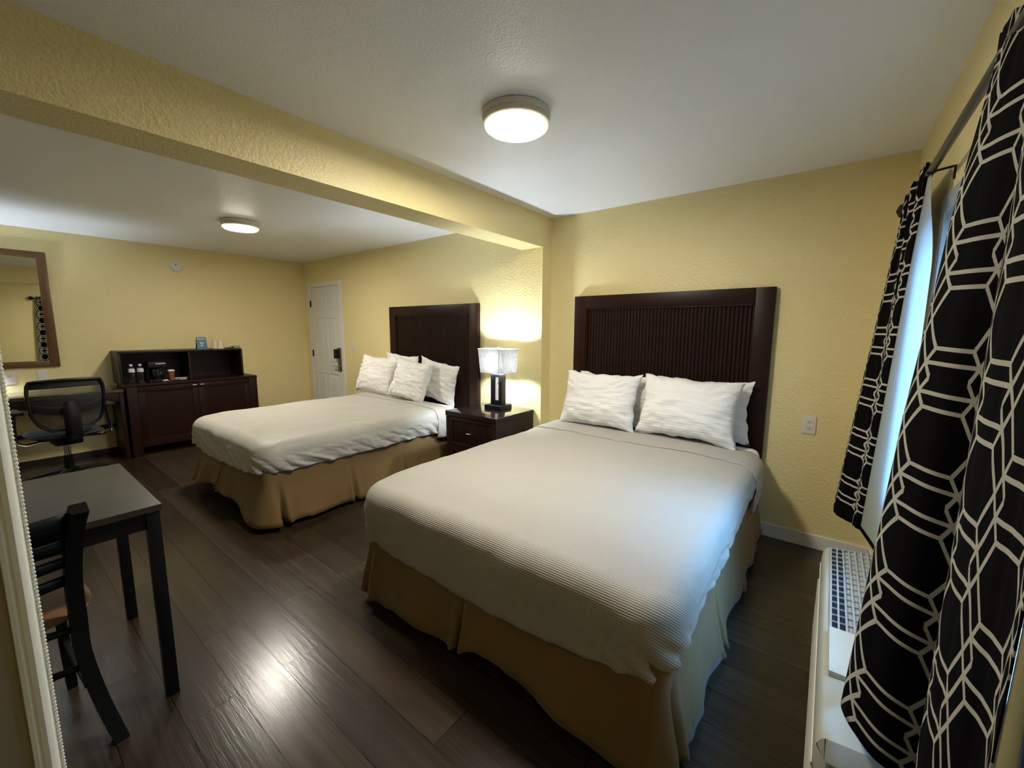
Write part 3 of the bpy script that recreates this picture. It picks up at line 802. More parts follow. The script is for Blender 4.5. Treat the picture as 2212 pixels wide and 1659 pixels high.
def table_lamp(x, y, z, label, energy, group='table lamps', rotz=0.0):
    t = thing('table_lamp', label, 'table lamp', (x, y, z), rotz, group=group)
    bm = B(); box(bm, -0.095, 0.095, -0.09, 0.09, 0.0005, 0.042, 0.003); obj('base', bm, M_BLACK, t)
    bm = B(); a, b_, c = 0.066, 0.028, 0.032
    box(bm, -a, -b_, -c, c, 0.042, 0.33, 0.002); box(bm, b_, a, -c, c, 0.042, 0.33, 0.002)
    box(bm, -b_, b_, -c, c, 0.042, 0.082, 0.001); box(bm, -b_, b_, -c, c, 0.302, 0.33, 0.001)
    fr = obj('upright_frame', bm, M_BLACK, t)
    bm = B(); box(bm, -b_, b_, -0.004, 0.004, 0.083, 0.301)
    ins = obj('inset_panel', bm, emitter('softly lit inset', (1.0, 0.96, 0.93), 0.45), fr); ins['label'] = 'pale inset with a dark reed drawing'
    bm = B(); tube(bm, [(-0.016, -0.006, 0.09), (-0.012, -0.006, 0.15), (-0.014, -0.006, 0.21), (-0.004, -0.006, 0.245), (0.012, -0.006, 0.25), (0.02, -0.006, 0.24)], [0.0015, 0.0022, 0.0022, 0.003, 0.005, 0.002], seg=6)
    tube(bm, [(-0.01, -0.006, 0.09), (0.0, -0.006, 0.14), (0.002, -0.006, 0.19)], 0.0013, seg=6)
    obj('reed_motif', bm, M_BLACK, ins)
    bm = B(); cyl(bm, (0, 0, 0.33), (0, 0, 0.36), 0.008); cyl(bm, (0, 0, 0.36), (0, 0, 0.41), 0.016)
    cyl(bm, (0, 0, 0.562), (0, 0, 0.585), 0.006, 0.009); cyl(bm, (0, 0, 0.41), (0, 0, 0.565), 0.0035)
    for (p, q) in (((0, 0, 0.55), (0.145, 0, 0.55)), ((0, 0, 0.55), (-0.145, 0, 0.55))): cyl(bm, p, q, 0.002, seg=8)
    obj('stem', bm, M_CHROME, t)
    # flared rectangular shade with thin wall
    bm = B(); z0, z1 = 0.345, 0.565
    def ring(wx, wy, zz, cr=0.012):
        pts = []
        for (sx, sy, a0) in ((1, 1, 0), (-1, 1, 90), (-1, -1, 180), (1, -1, 270)):
            for q in range(4):
                a = math.radians(a0+30*q)
                pts.append((sx*(wx-cr)+cr*math.cos(a), sy*(wy-cr)+cr*math.sin(a), zz))
        return pts
    def shade_skin(d):
        rr = []
        for f in (0, 0.25, 0.5, 0.75, 1):
            rr.append([bm.verts.new(p) for p in ring(lerp(0.150, 0.168, f)-d, lerp(0.092, 0.104, f)-d, lerp(z0, z1, f))])
        for A, C in zip(rr, rr[1:]):
            for k in range(len(A)): bm.faces.new((A[k], A[(k+1) % len(A)], C[(k+1) % len(A)], C[k]))
        return rr
    shade_skin(0)
    sh_ = obj('lamp_shade', bm, M_SHADE, t, angle=50)
    for f in (0, 1):
        bm = B(); p = ring(lerp(0.150, 0.168, f)+0.0008, lerp(0.092, 0.104, f)+0.0008, lerp(z0, z1, f))
        tube(bm, p, 0.0022, seg=6, closed=True)
        obj('shade_trim', bm, M_WHITEPL, sh_)
    bm = B(); bar(bm, (0.09, -0.0985, z0), (0.098, -0.1095, z1), 0.003, 0.002); obj('shade_seam', bm, M_SLOT, sh_)
    bm = B(); bmesh.ops.create_uvsphere(bm, u_segments=16, v_segments=10, radius=0.040); bmesh.ops.translate(bm, vec=(0, 0, 0.445), verts=bm.verts)
    bm2 = bm
    obj('bulb', bm2, emitter('lit bulb', (0.84, 0.97, 1.12), energy*0.55), t)
table_lamp(-2.447, 2.955, 0.70, 'lit table lamp with a black frame stem on the nightstand', 1100.0)

# ---------------------------------------------------------------- outlets and switch plates
def outlet(name, loc, nrm, label, kind='outlet', sc=1.0, group='wall plates'):
    rz = {'y-': 0, 'x+': PI/2}[nrm]
    t = thing(name, label, 'outlet' if kind == 'outlet' else 'switch', loc, rz, group=group)
    w, h = 0.037*sc, 0.059*sc
    bm = B(); box(bm, -w, w, -0.007, -0.0005, -h, h, 0.003); obj('plate', bm, M_PLATE, t)
    if kind == 'outlet':
        for zc in (0.021, -0.021):
            bm = B(); box(bm, -0.017, 0.017, -0.0085, -0.007, zc-0.014, zc+0.014, 0.003); f = obj('socket', bm, M_PLATE, t)
            bm = B()
            box(bm, -0.008, -0.005, -0.009, -0.0083, zc-0.002, zc+0.007); box(bm, 0.005, 0.008, -0.009, -0.0083, zc-0.002, zc+0.007)
            cyl(bm, (0, -0.009, zc-0.007), (0, -0.0083, zc-0.007), 0.003, seg=10)
            obj('slots', bm, M_SLOT, f)
    else:
        bm = B(); box(bm, -0.005, 0.005, -0.014, -0.007, -0.008, 0.012, 0.002); obj('toggle', bm, M_WHITEPL, t)
outlet('power_outlet', (-0.066, Y1-0.0005, 0.833), 'y-', 'single outlet on the yellow wall right of the bed beside the window')
outlet('light_switch', (-5.19, YF-0.0005, 1.21), 'y-', 'pale light switch beside the white door', 'switch')
outlet('power_outlet', (XB+0.0005, 0.15, 0.93), 'x+', 'brightly lit outlet under the mirror over the desk', sc=1.1)
outlet('toggle_switch', (XB+0.0005, 0.372, 0.94), 'x+', 'cream switch plate under the mirror corner behind the office chair', 'switch')

# smoke detector
t = thing('smoke_detector', 'round white smoke detector high on the mirror wall', 'smoke detector', (XB, 1.592, 2.195))
bm = B(); lathe(bm, [(0.064, 0.0005), (0.064, 0.012), (0.055, 0.020)], axis='x'); obj('base', bm, M_WHITEPL, t)
bm = B(); lathe(bm, [(0.054, 0.020), (0.050, 0.036), (0.034, 0.046), (0.01, 0.048)], axis='x'); cv = obj('cover', bm, M_WHITEPL, t)
bm = B(); cyl(bm, (0.044, -0.012, 0.020), (0.0495, -0.012, 0.020), 0.008, seg=12); obj('test_button', bm, M_SLOT, cv)

# ---------------------------------------------------------------- mirror
t = thing('framed_mirror', 'rectangular mirror in a brown wooden frame over the desk', 'mirror', (XB, -0.045, 1.03))
MW, MH, fw = 0.554, 1.18, 0.072
bm = B()
for (a, b_, c, d) in ((-MW, -MW+fw, 0, MH), (MW-fw, MW, 0, MH), (-MW+fw, MW-fw, 0, fw*0.9), (-MW+fw, MW-fw, MH-fw*0.9, MH)):
    box(bm, 0.001, 0.028, a, b_, c, d, 0.006)
obj('frame', bm, M_FRAMEWOOD, t)
bm = B(); box(bm, 0.004, 0.012, -MW+fw-0.004, MW-fw+0.004, fw*0.9-0.004, MH-fw*0.9+0.004); obj('mirror_glass', bm, M_MIRROR, t, smooth=False)

# ---------------------------------------------------------------- desk
t = thing('writing_desk', 'long dark desk along the wall under the mirror', 'desk', (-6.26, 0.0, 0))
bm = B(); box(bm, XB+6.26+0.001, 0.25, -1.2, 0.905, 0.745, 0.782, 0.003); obj('desktop', bm, mat('glossy dark desk top', (0.045, 0.030, 0.022), 0.12, coat=1.0), t)
bm = B(); box(bm, 0.215, 0.24, -1.18, 0.86, 0.655, 0.745, 0.002); obj('apron', bm, M_ESPH, t)
for yy in ((0.865, 0.90), (-1.19, -1.155)):
    bm = B(); box(bm, XB+6.26+0.015, 0.24, yy[0], yy[1], 0, 0.745, 0.002); obj('leg', bm, M_ESP, t)
bm = B(); box(bm, -0.23, -0.21, -1.155, 0.865, 0.30, 0.345, 0.002); obj('stretcher', bm, M_ESPH, t)
table_lamp(-6.30, -0.36, 0.782, 'lit table lamp standing on the desk near the mirror', 1500.0, rotz=PI/2)

# ---------------------------------------------------------------- credenza with hutch
def credenza():
    y0, y1, xf, zt = 0.925, 2.228, -6.035, 0.822
    t = thing('credenza', 'low espresso credenza with two doors beside the desk', 'cabinet', ((XB+xf)/2, (y0+y1)/2, 0))
    w, d = (y1-y0)/2, (xf-XB)/2-0.001
    bm = B()
    box(bm, -d, d+0.004, -w, w, zt-0.028, zt, 0.003)
    box(bm, -d, d-0.004, -w+0.004, -w+0.03, 0.0, zt-0.028, 0.002); box(bm, -d, d-0.004, w-0.03, w-0.004, 0.0, zt-0.028, 0.002)
    for s_ in (-1, 1): box(bm, d-0.035, d, s_*(w-0.004)-(0.09 if s_ > 0 else 0), s_*(w-0.004)+(0.09 if s_ < 0 else 0), 0.0, zt-0.028, 0.002)
    box(bm, -d, d-0.01, -w+0.03, w-0.03, 0.10, 0.13); box(bm, -d, -d+0.012, -w+0.03, w-0.03, 0.13, zt-0.03)
    obj('body', bm, M_ESP, t)
    for s_ in (-1, 1):
        a, b_ = (0.002, w-0.096) if s_ > 0 else (-w+0.096, -0.002)
        z0, z1 = 0.105, zt-0.034
        bm = B(); fr = 0.06
        box(bm, d-0.024, d-0.004, a, b_, z1-fr, z1, 0.002); box(bm, d-0.024, d-0.004, a, b_, z0, z0+fr*1.3, 0.002)
        box(bm, d-0.024, d-0.004, a, a+fr, z0+fr*1.3, z1-fr, 0.002); box(bm, d-0.024, d-0.004, b_-fr, b_, z0+fr*1.3, z1-fr, 0.002)
        box(bm, d-0.020, d-0.013, a+fr, b_-fr, z0+fr*1.3, z1-fr)
        dr = obj('door', bm, M_ESP, t)
        bm = B(); ky = 0.036*s_; tube(bm, [(d-0.006, ky-0.022, 0.765), (d+0.016, ky-0.018, 0.765), (d+0.018, ky+0.018, 0.765), (d-0.006, ky+0.022, 0.765)], 0.0045, seg=8)
        obj('handle', bm, M_CHROME, dr)
    # open hutch standing on the credenza
    h0, h1, hf, hz = 0.905, 2.105, -6.115, 1.182
    h = thing('hutch_shelf', 'open two-bay dark hutch standing on the credenza', 'shelf unit', ((XB+hf)/2, (h0+h1)/2, zt))
    w, d = (h1-h0)/2, (hf-XB)/2-0.001; hh = hz-zt
    bm = B(); th = 0.02
    box(bm, -d, d, -w, w, hh-th, hh, 0.002); box(bm, -d, d, -w, -w+th, 0.0005, hh-th, 0.001); box(bm, -d, d, w-th, w, 0.0005, hh-th, 0.001)
    obj('carcass', bm, M_ESPH, h)
    bm = B(); box(bm, -d, d-0.002, 0.02, 0.04, 0.0005, hh-th); obj('divider', bm, M_ESP, h)
    bm = B(); box(bm, -d, -d+0.008, -w+th, w-th, 0.0005, hh-th); obj('back_panel', bm, M_ESPH, h)
    return zt, hz
CZ, HZ = credenza()

# things in and on the hutch
def water_bottle(y, label):
    t = thing('water_bottle', label, 'bottle', (-6.20, y, CZ), group='water bottles in the hutch')
    bm = B(); lathe(bm, [(0.026, 0.001), (0.031, 0.008), (0.031, 0.04), (0.029, 0.05), (0.031, 0.06), (0.031, 0.135), (0.026, 0.16), (0.013, 0.185), (0.0125, 0.195)], seg=20)
    obj('body', bm, M_BOTTLE, t)
    bm = B(); lathe(bm, [(0.0318, 0.125), (0.0318, 0.165), (0.0316, 0.166)], seg=20)
    for f in [f for f in bm.faces if len(f.verts) > 4]: bm.faces.remove(f)
    for v in bm.verts:
        if v.co.z > 0.14: v.co.x *= 0.86; v.co.y *= 0.86
    obj('label_band', bm, mat('pale bottle label', (0.72, 0.78, 0.80), 0.4, vary=0.5, vscale=60), t)
    bm = B(); lathe(bm, [(0.0145, 0.193), (0.0145, 0.212), (0.012, 0.214)], seg=16); obj('cap', bm, M_WHITEPL, t)
water_bottle(1.015, 'clear water bottle in the hutch standing next to its side panel')
water_bottle(1.092, 'clear water bottle in the hutch standing nearer the coffee maker')
t = thing('coffee_maker', 'small black coffee maker in the hutch bay', 'coffee maker', (-6.235, 1.235, CZ))
bm = B(); box(bm, -0.09, 0.10, -0.085, 0.085, 0.001, 0.028, 0.006); box(bm, -0.09, -0.02, -0.085, 0.085, 0.028, 0.185, 0.006); box(bm, -0.09, 0.09, -0.085, 0.085, 0.165, 0.232, 0.012)
obj('housing', bm, M_PLAST, t)
bm = B(); lathe(bm, [(0.045, 0.03), (0.056, 0.05), (0.056, 0.10), (0.042, 0.14), (0.044, 0.15)], c=(0.04, 0, 0)); cf_ = obj('carafe', bm, mat('dark coffee glass', (0.006, 0.006, 0.006), 0.05, coat=1.0), t)
bm = B(); tube(bm, [(0.085, 0.02, 0.135), (0.125, 0.03, 0.13), (0.128, 0.032, 0.085), (0.092, 0.022, 0.065)], 0.007, seg=8, flat=(1, 1.3)); obj('handle', bm, M_PLAST, cf_)
bm = B(); box(bm, 0.0905, 0.092, -0.015, 0.075, 0.204, 0.216, 0.0); obj('metal_strip', bm, M_CHROME, t)
bm = B(); box(bm, 0.100, 0.104, 0.045, 0.078, 0.008, 0.022, 0.0); obj('switch', bm, M_WHITEPL, t)
t = thing('paper_cup', 'brown paper cup with a white lid beside the coffee maker', 'cup', (-6.18, 1.362, CZ))
bm = B(); lathe(bm, [(0.022, 0.001), (0.032, 0.115), (0.031, 0.116)], seg=20); obj('cup_body', bm, mat('brown cup sleeve', (0.20, 0.07, 0.035), 0.6), t)
bm = B(); lathe(bm, [(0.034, 0.114), (0.034, 0.122), (0.029, 0.130), (0.02, 0.130)], seg=20); obj('lid', bm, M_WHITEPL, t)
def packet(x, y, z, rz, sx, sy, col, label, nm='coffee_packet', cat='packet', group='packets in the hutch', bend=0.006):
    bm = B()
    grid_mesh(bm, lambda u, v: Vector(((u-.5)*sx, (v-.5)*sy, 0.005+bend*math.sin(u*PI)+0.002*fbm(u*4, v*4, rz))), 10, 10)
    o = obj(nm, bm, mat('packet paper', col, 0.4), None); solid(o, 0.004, 0)
    o.location = (x, y, z+0.002); o.rotation_euler = (0, 0, rz)
    tag(o, label, cat, group)
packet(-6.14, 1.29, CZ, 0.3, 0.05, 0.06, (0.5, 0.42, 0.33), 'tan coffee packet lying in front of the coffee maker')
packet(-6.19, 1.44, CZ, 0.2, 0.09, 0.11, (0.55, 0.5, 0.48), 'pale flat packet beside the brown cup')
packet(-6.24, 1.465, CZ+0.012, -0.3, 0.08, 0.12, (0.6, 0.56, 0.53), 'pale packet resting on top of the others near the divider')
packet(-6.15, 1.42, CZ, 1.1, 0.03, 0.07, (0.03, 0.10, 0.06), 'small dark green packet at the hutch edge')

t = thing('tent_card', 'blue folded tent card standing on the hutch', 'sign', (-6.21, 1.695, HZ))
tcm = mat('blue card', (0.055, 0.135, 0.20), 0.45); tcw = mat('white card print', (0.50, 0.58, 0.62), 0.5)
bm = B()
for s_ in (-1, 1):
    vs = [bm.verts.new(v) for v in ((s_*0.030, -0.056, 0.001), (s_*0.030, 0.056, 0.001), (0.002*s_, 0.050, 0.150), (0.002*s_, -0.050, 0.150))]
    bm.faces.new(vs)
o = obj('card', bm, tcm, t, smooth=False); solid(o, 0.0015, 0)
bm = B()
def onc(y0_, y1_, z0_, z1_):
    # printed bar lying on the sloped front leaf
    fx = lambda z: lerp(0.0315, 0.0035, z/0.150)
    vs = [bm.verts.new((fx(z)+0.0006, y, z)) for (y, z) in ((y0_, z0_), (y1_, z0_), (y1_, z1_), (y0_, z1_))]
    bm.faces.new(vs)
x_ = -0.042
for wd, hh_ in ((.009, .016), (.006, .010), (.007, .012), (.008, .010), (.005, .012), (.010, .010), (.007, .013), (.008, .010)):
    onc(x_, x_+wd, 0.122, 0.122+hh_); x_ += wd+0.002
obj('printed_title', bm, tcw, t, smooth=False); bm = B()
for (a, b_, z) in ((-0.022, -0.004, 0.078), (0.0, 0.020, 0.078), (-0.018, 0.016, 0.066), (-0.016, 0.004, 0.048), (-0.012, 0.012, 0.038)): onc(a, b_, z, z+0.008)
obj('printed_text', bm, tcw, t, smooth=False)
def stacked_cup(x, y, h, label):
    bm = B(); lathe(bm, [(0.036, 0.001), (0.036, 0.008), (0.027, h), (0.02, h+0.002)], seg=24)
    o = obj('plastic_cup', bm, mat('translucent cream cup', (0.62, 0.55, 0.38), 0.35), None)
    o.location = (x, y, HZ); tag(o, label, 'cup', 'cups on the hutch')
stacked_cup(-6.24, 1.845, 0.108, 'frosted plastic cup upside down nearest the blue card')
stacked_cup(-6.20, 1.895, 0.104, 'wrapped white cup upside down nearest the paper packets')
packet(-6.21, 2.00, HZ, 0.0, 0.10, 0.10, (0.03, 0.02, 0.018), 'dark folded leaflet lying on the hutch', 'leaflet', 'leaflet', 'papers on the hutch')
packet(-6.22, 2.055, HZ+0.010, 0.2, 0.10, 0.06, (0.62, 0.60, 0.56), 'white folded napkin on the hutch', 'napkin', 'napkin', 'papers on the hutch', 0.012)
packet(-6.18, 2.065, HZ, -0.1, 0.09, 0.07, (0.18, 0.27, 0.13), 'green printed packet at the end of the hutch', 'snack_packet', 'packet', 'papers on the hutch', 0.028)

# ---------------------------------------------------------------- office chair
def office_chair():
    t = thing('office_chair', 'black mesh-back swivel chair pulled up to the desk', 'office chair', (-5.53, 0.40, 0), PI/2+0.12)
    # local: +y faces the desk (world -x), x lateral
    bm = B()
    def seat(u, v):
        a, b_ = u*2-1, v*2-1
        return a, b_
    N_ = 24
    def sf(top):
        def f(u, v):
            a, b_ = u*2-1, v*2-1
            r = 0.25
            x = a*0.245*(1-0.12*b_*b_*abs(a)); y = b_*0.235*(1-0.10*a*a*abs(b_))
            e = (1-abs(a)**4)**0.5*(1-abs(b_)**4)**0.5 if abs(a) < 1 and abs(b_) < 1 else 0
            return Vector((x, y+0.02, 0.475+(0.045*e if top else -0.03*e)+0.012*a*a-0.02*max(0, b_)**3))
        return f
    grid_mesh(bm, sf(True), N_, N_); grid_mesh(bm, sf(False), N_, N_)
    bmesh.ops.remove_doubles(bm, verts=bm.verts, dist=0.001)
    obj('seat', bm, M_FABBLK, t, angle=80)
    # back frame outline, curved in plan
    def bp(a, h):
        # a -1..1 across, h 0..1 up
        wdt = interp(h, [(0, 0.12), (0.12, 0.185), (0.35, 0.225), (0.8, 0.235), (0.97, 0.225), (1.0, 0.215)])
        x = a*wdt
        y = -0.25+0.055*(x/0.235)**2+0.03*math.sin(h*PI)*-1-0.05*h+0.02
        z = 0.55+0.43*h + 0.012*(1-(a*a))*sstep(0.8, 1, h)
        return Vector((x, y, z))
    pts = [bp(-1+2*k/14, 1.0) for k in range(15)] + [bp(1, 1-k/14) for k in range(1, 15)] + [bp(1-2*k/8, 0.0) for k in range(1, 9)] + [bp(-1, k/14) for k in range(1, 14)]
    bm = B(); rr = [0.016]*len(pts); tube(bm, pts, rr, seg=8, closed=True, flat=(1.35, 0.8)); obj('back_frame', bm, M_PLAST, t)
    bm = B(); grid_mesh(bm, lambda u, v: bp(u*2-1, v), 20, 20)
    mesh_m = bpy.data.materials.new('black see-through mesh'); mesh_m.use_nodes = True
    n, l = nt(mesh_m); b_ = n['Principled BSDF']; b_.inputs['Base Color'].default_value = (0.02, 0.02, 0.02, 1); b_.inputs['Roughness'].default_value = 0.7
    b_.inputs['Alpha'].default_value = 0.62
    obj('mesh_back', bm, mesh_m, t)
    # top band and lumbar pad
    bm = B(); grid_mesh(bm, lambda u, v: bp((u*2-1)*0.98, 0.86+0.13*v)+Vector((0, 0.006, 0)), 16, 4); o = obj('top_band', bm, M_FABBLK, t); solid(o, 0.010)
    bm = B(); grid_mesh(bm, lambda u, v: bp((u*2-1)*0.95, 0.40+0.16*v-0.10*(1-(u*2-1)**2))+Vector((0, 0.02+0.02*(1-(u*2-1)**2), 0)), 16, 6); o = obj('lumbar_pad', bm, M_PLAST, t); solid(o, 0.018)
    bm = B(); tube(bm, [(0, -0.10, 0.42), (0, -0.20, 0.42), (0, -0.285, 0.47), (0, -0.31, 0.60), (0, -0.30, 0.72), (0, -0.285, 0.80)], [0.035, 0.04, 0.045, 0.045, 0.045, 0.03], seg=10, flat=(1.2, 0.5))
    obj('spine', bm, M_PLAST, t)
    bm = B(); box(bm, -0.09, 0.09, -0.13, 0.10, 0.385, 0.445, 0.015); obj('tilt_mechanism', bm, M_PLAST, t)
    for s_ in (-1, 1):
        bm = B(); tube(bm, [(s_*0.11, 0.0, 0.43), (s_*0.25, -0.03, 0.42), (s_*0.30, -0.06, 0.45), (s_*0.305, -0.05, 0.50)], 0.012, seg=8); obj('arm_bracket', bm, M_GASH, t)
        bm = B(); tube(bm, [(s_*0.305, -0.05, 0.47), (s_*0.30, -0.03, 0.60), (s_*0.29, -0.02, 0.70)], [0.026, 0.024, 0.022], seg=10, flat=(0.6, 1.2)); ar = obj('arm_post', bm, M_PLAST, t)
        bm = B(); box(bm, s_*0.29-0.045, s_*0.29+0.045, -0.14, 0.12, 0.70, 0.728, 0.012, seg=3); obj('arm_pad', bm, M_PLAST, ar)
    bm = B(); cyl(bm, (0, 0, 0.20), (0, 0, 0.39), 0.022); obj('gas_lift', bm, M_GASH, t)
    bm = B(); cyl(bm, (0, 0, 0.09), (0, 0, 0.27), 0.035, 0.03); obj('lift_cover', bm, M_PLAST, t)
    for k in range(5):
        a = 2*PI*k/5+0.3; c, s_ = math.cos(a), math.sin(a)
        bm = B(); tube(bm, [(0.02*c, 0.02*s_, 0.13), (0.15*c, 0.15*s_, 0.115), (0.29*c, 0.29*s_, 0.085)], [0.03, 0.024, 0.016], seg=8, flat=(1.0, 0.7))
        cyl(bm, (0.29*c, 0.29*s_, 0.05), (0.29*c, 0.29*s_, 0.09), 0.008, seg=8)
        lg = obj('base_spoke', bm, M_PLAST, t)
        bm = B()
        for q in (-0.016, 0.016):
            p = Vector((0.29*c-s_*q, 0.29*s_+c*q, 0.0285)); cyl(bm, p+Vector((-s_, c, 0))*-0.008, p+Vector((-s_, c, 0))*0.008, 0.028, seg=16)
        obj('caster', bm, M_PLAST, lg)
office_chair()

# ---------------------------------------------------------------- dining table and chair
t = thing('side_table', 'small dark square table with thin black legs', 'table', (-2.315, -0.02, 0))
bm = B(); box(bm, -0.375, 0.375, -0.375, 0.377, 0.768, 0.79, 0.002); tp = obj('tabletop', bm, M_TABLE, t)
bm = B()
for (a, b_, c, d) in ((-0.3755, 0.3755, -0.3765, -0.375), (-0.3755, 0.3755, 0.377, 0.3785), (-0.3765, -0.375, -0.375, 0.377), (0.375, 0.3765, -0.375, 0.377)):
    box(bm, a, b_, c, d, 0.767, 0.789)
obj('edge_band', bm, M_TBEDGE, tp, smooth=False)
bm = B()
for s_ in (-1, 1):
    box(bm, -0.35, 0.35, s_*0.352-0.010, s_*0.352+0.010, 0.70, 0.767); box(bm, s_*0.350-0.010, s_*0.350+0.010, -0.342, 0.342, 0.70, 0.767)
obj('apron', bm, M_BLACK, t)
for sx in (-1, 1):
    for sy in (-1, 1):
        bm = B(); cx_, cy_ = sx*0.350, sy*0.352
        box(bm, cx_-0.02, cx_+0.02, cy_-0.02, cy_+0.02, 0, 0.767, 0.002); obj('leg', bm, M_BLACK, t)

def dining_chair():
    t = thing('dining_chair', 'black ladder-back chair with a tan seat pushed to the small table', 'chair', (-1.925, -0.076, 0), PI/2+0.05)
    # local +y = facing direction (world -x); +x local = world +y... lateral
    hx = 0.188
    bm = B()
    N_ = 26
    def sf(top):
        def f(u, v):
            a, b_ = u*2-1, v*2-1
            # squircle plan
            k = (abs(a)**3+abs(b_)**3)**(1/3) if (a or b_) else 1
            m_ = max(abs(a), abs(b_)); sc_ = m_/k if k else 1
            x, y = a*sc_*0.246, b_*sc_*0.205+0.215
            e = 1-m_**6
            return Vector((x, y, 0.462+(0.012*e-0.008*math.exp(-(a*a+b_*b_)*3) if top else -0.012*e)))
        return f
    grid_mesh(bm, sf(True), N_, N_); grid_mesh(bm, sf(False), N_, N_)
    bmesh.ops.remove_doubles(bm, verts=bm.verts, dist=0.0008)
    obj('seat', bm, M_SEAT, t, angle=60)
    def post(s_):
        return [(s_*(hx+0.052), -0.060, 0.0), (s_*(hx+0.022), -0.012, 0.16), (s_*hx, 0.012, 0.34), (s_*hx, 0.015, 0.47), (s_*hx, 0.0, 0.62), (s_*(hx+0.010), -0.045, 0.78), (s_*(hx+0.024), -0.090, 0.875)]
    for s_ in (-1, 1):
        P_ = [Vector(p) for p in post(s_)]
        bm = B(); pts = [catmull(P_, k/24) for k in range(25)]
        rings = []
        for i, p in enumerate(pts):
            a = (pts[min(i+1, 24)]-pts[max(i-1, 0)]).normalized(); sx = Vector((1, 0, 0)); ty = a.cross(sx).normalized()
            wx, wy = 0.020, 0.023
            rings.append([bm.verts.new(p+sx*i_*wx+ty*j_*wy) for i_, j_ in ((-1, -1), (1, -1), (1, 1), (-1, 1))])
        for A, C in zip(rings, rings[1:]):
            for k in range(4): bm.faces.new((A[k], A[(k+1) % 4], C[(k+1) % 4], C[k]))
        bm.faces.new(rings[0]); bm.faces.new(rings[-1][::-1])
        for v in bm.verts:
            if v.co.z < 0.004: v.co.z = 0.004
        lg = obj('rear_leg', bm, M_BLACK, t, angle=30)
        bm = B(); p0 = P_[0]; box(bm, p0.x-0.018, p0.x+0.018, p0.y-0.026, p0.y+0.022, 0.0003, 0.0045); obj('glide', bm, M_CHROME, lg)
        bm = B(); bar(bm, (s_*0.185, 0.375, 0.0045), (s_*0.175, 0.35, 0.45), 0.030, 0.030, 0.002); fl = obj('front_leg', bm, M_BLACK, t)
        bm = B(); box(bm, s_*0.185-0.016, s_*0.185+0.016, 0.359, 0.391, 0.0003, 0.0045); obj('glide', bm, M_CHROME, fl)
        bm = B(); bar(bm, (s_*0.186, 0.0, 0.22), (s_*0.181, 0.36, 0.22), 0.014, 0.022); obj('side_stretcher', bm, M_BLACK, t)
    def py(z): return interp(z, [(0.34, 0.012), (0.47, 0.015), (0.62, 0.0), (0.78, -0.045), (0.895, -0.09)])
    for (z0, z1) in ((0.795, 0.862), (0.735, 0.768), (0.672, 0.704), (0.602, 0.634)):
        bm = B(); grid_mesh(bm, lambda u, v: Vector(((u*2-1)*hx, py(lerp(z0, z1, v))-0.022*(1-(u*2-1)**2), lerp(z0, z1, v))), 14, 3)
        o = obj('back_slat', bm, M_BLACK, t); solid(o, 0.014, 0)
    for zz, dy in ((0.435, -0.01), (0.285, 0.0)):
        bm = B(); tube(bm, [(-hx, py(zz)+dy, zz), (-hx/2, py(zz)+0.02+dy, zz), (0, py(zz)+0.03+dy, zz), (hx/2, py(zz)+0.02+dy, zz), (hx, py(zz)+dy, zz)], 0.012, seg=8)
        obj('rear_stretcher', bm, M_BLACK, t)
    bm = B()
    bar(bm, (-hx, 0.03, 0.44), (-hx+0.012, 0.36, 0.44), 0.02, 0.03); bar(bm, (hx, 0.03, 0.44), (hx-0.012, 0.36, 0.44), 0.02, 0.03); bar(bm, (-0.17, 0.355, 0.44), (0.17, 0.355, 0.44), 0.02, 0.03)
    obj('seat_rail', bm, M_BLACK, t)
dining_chair()

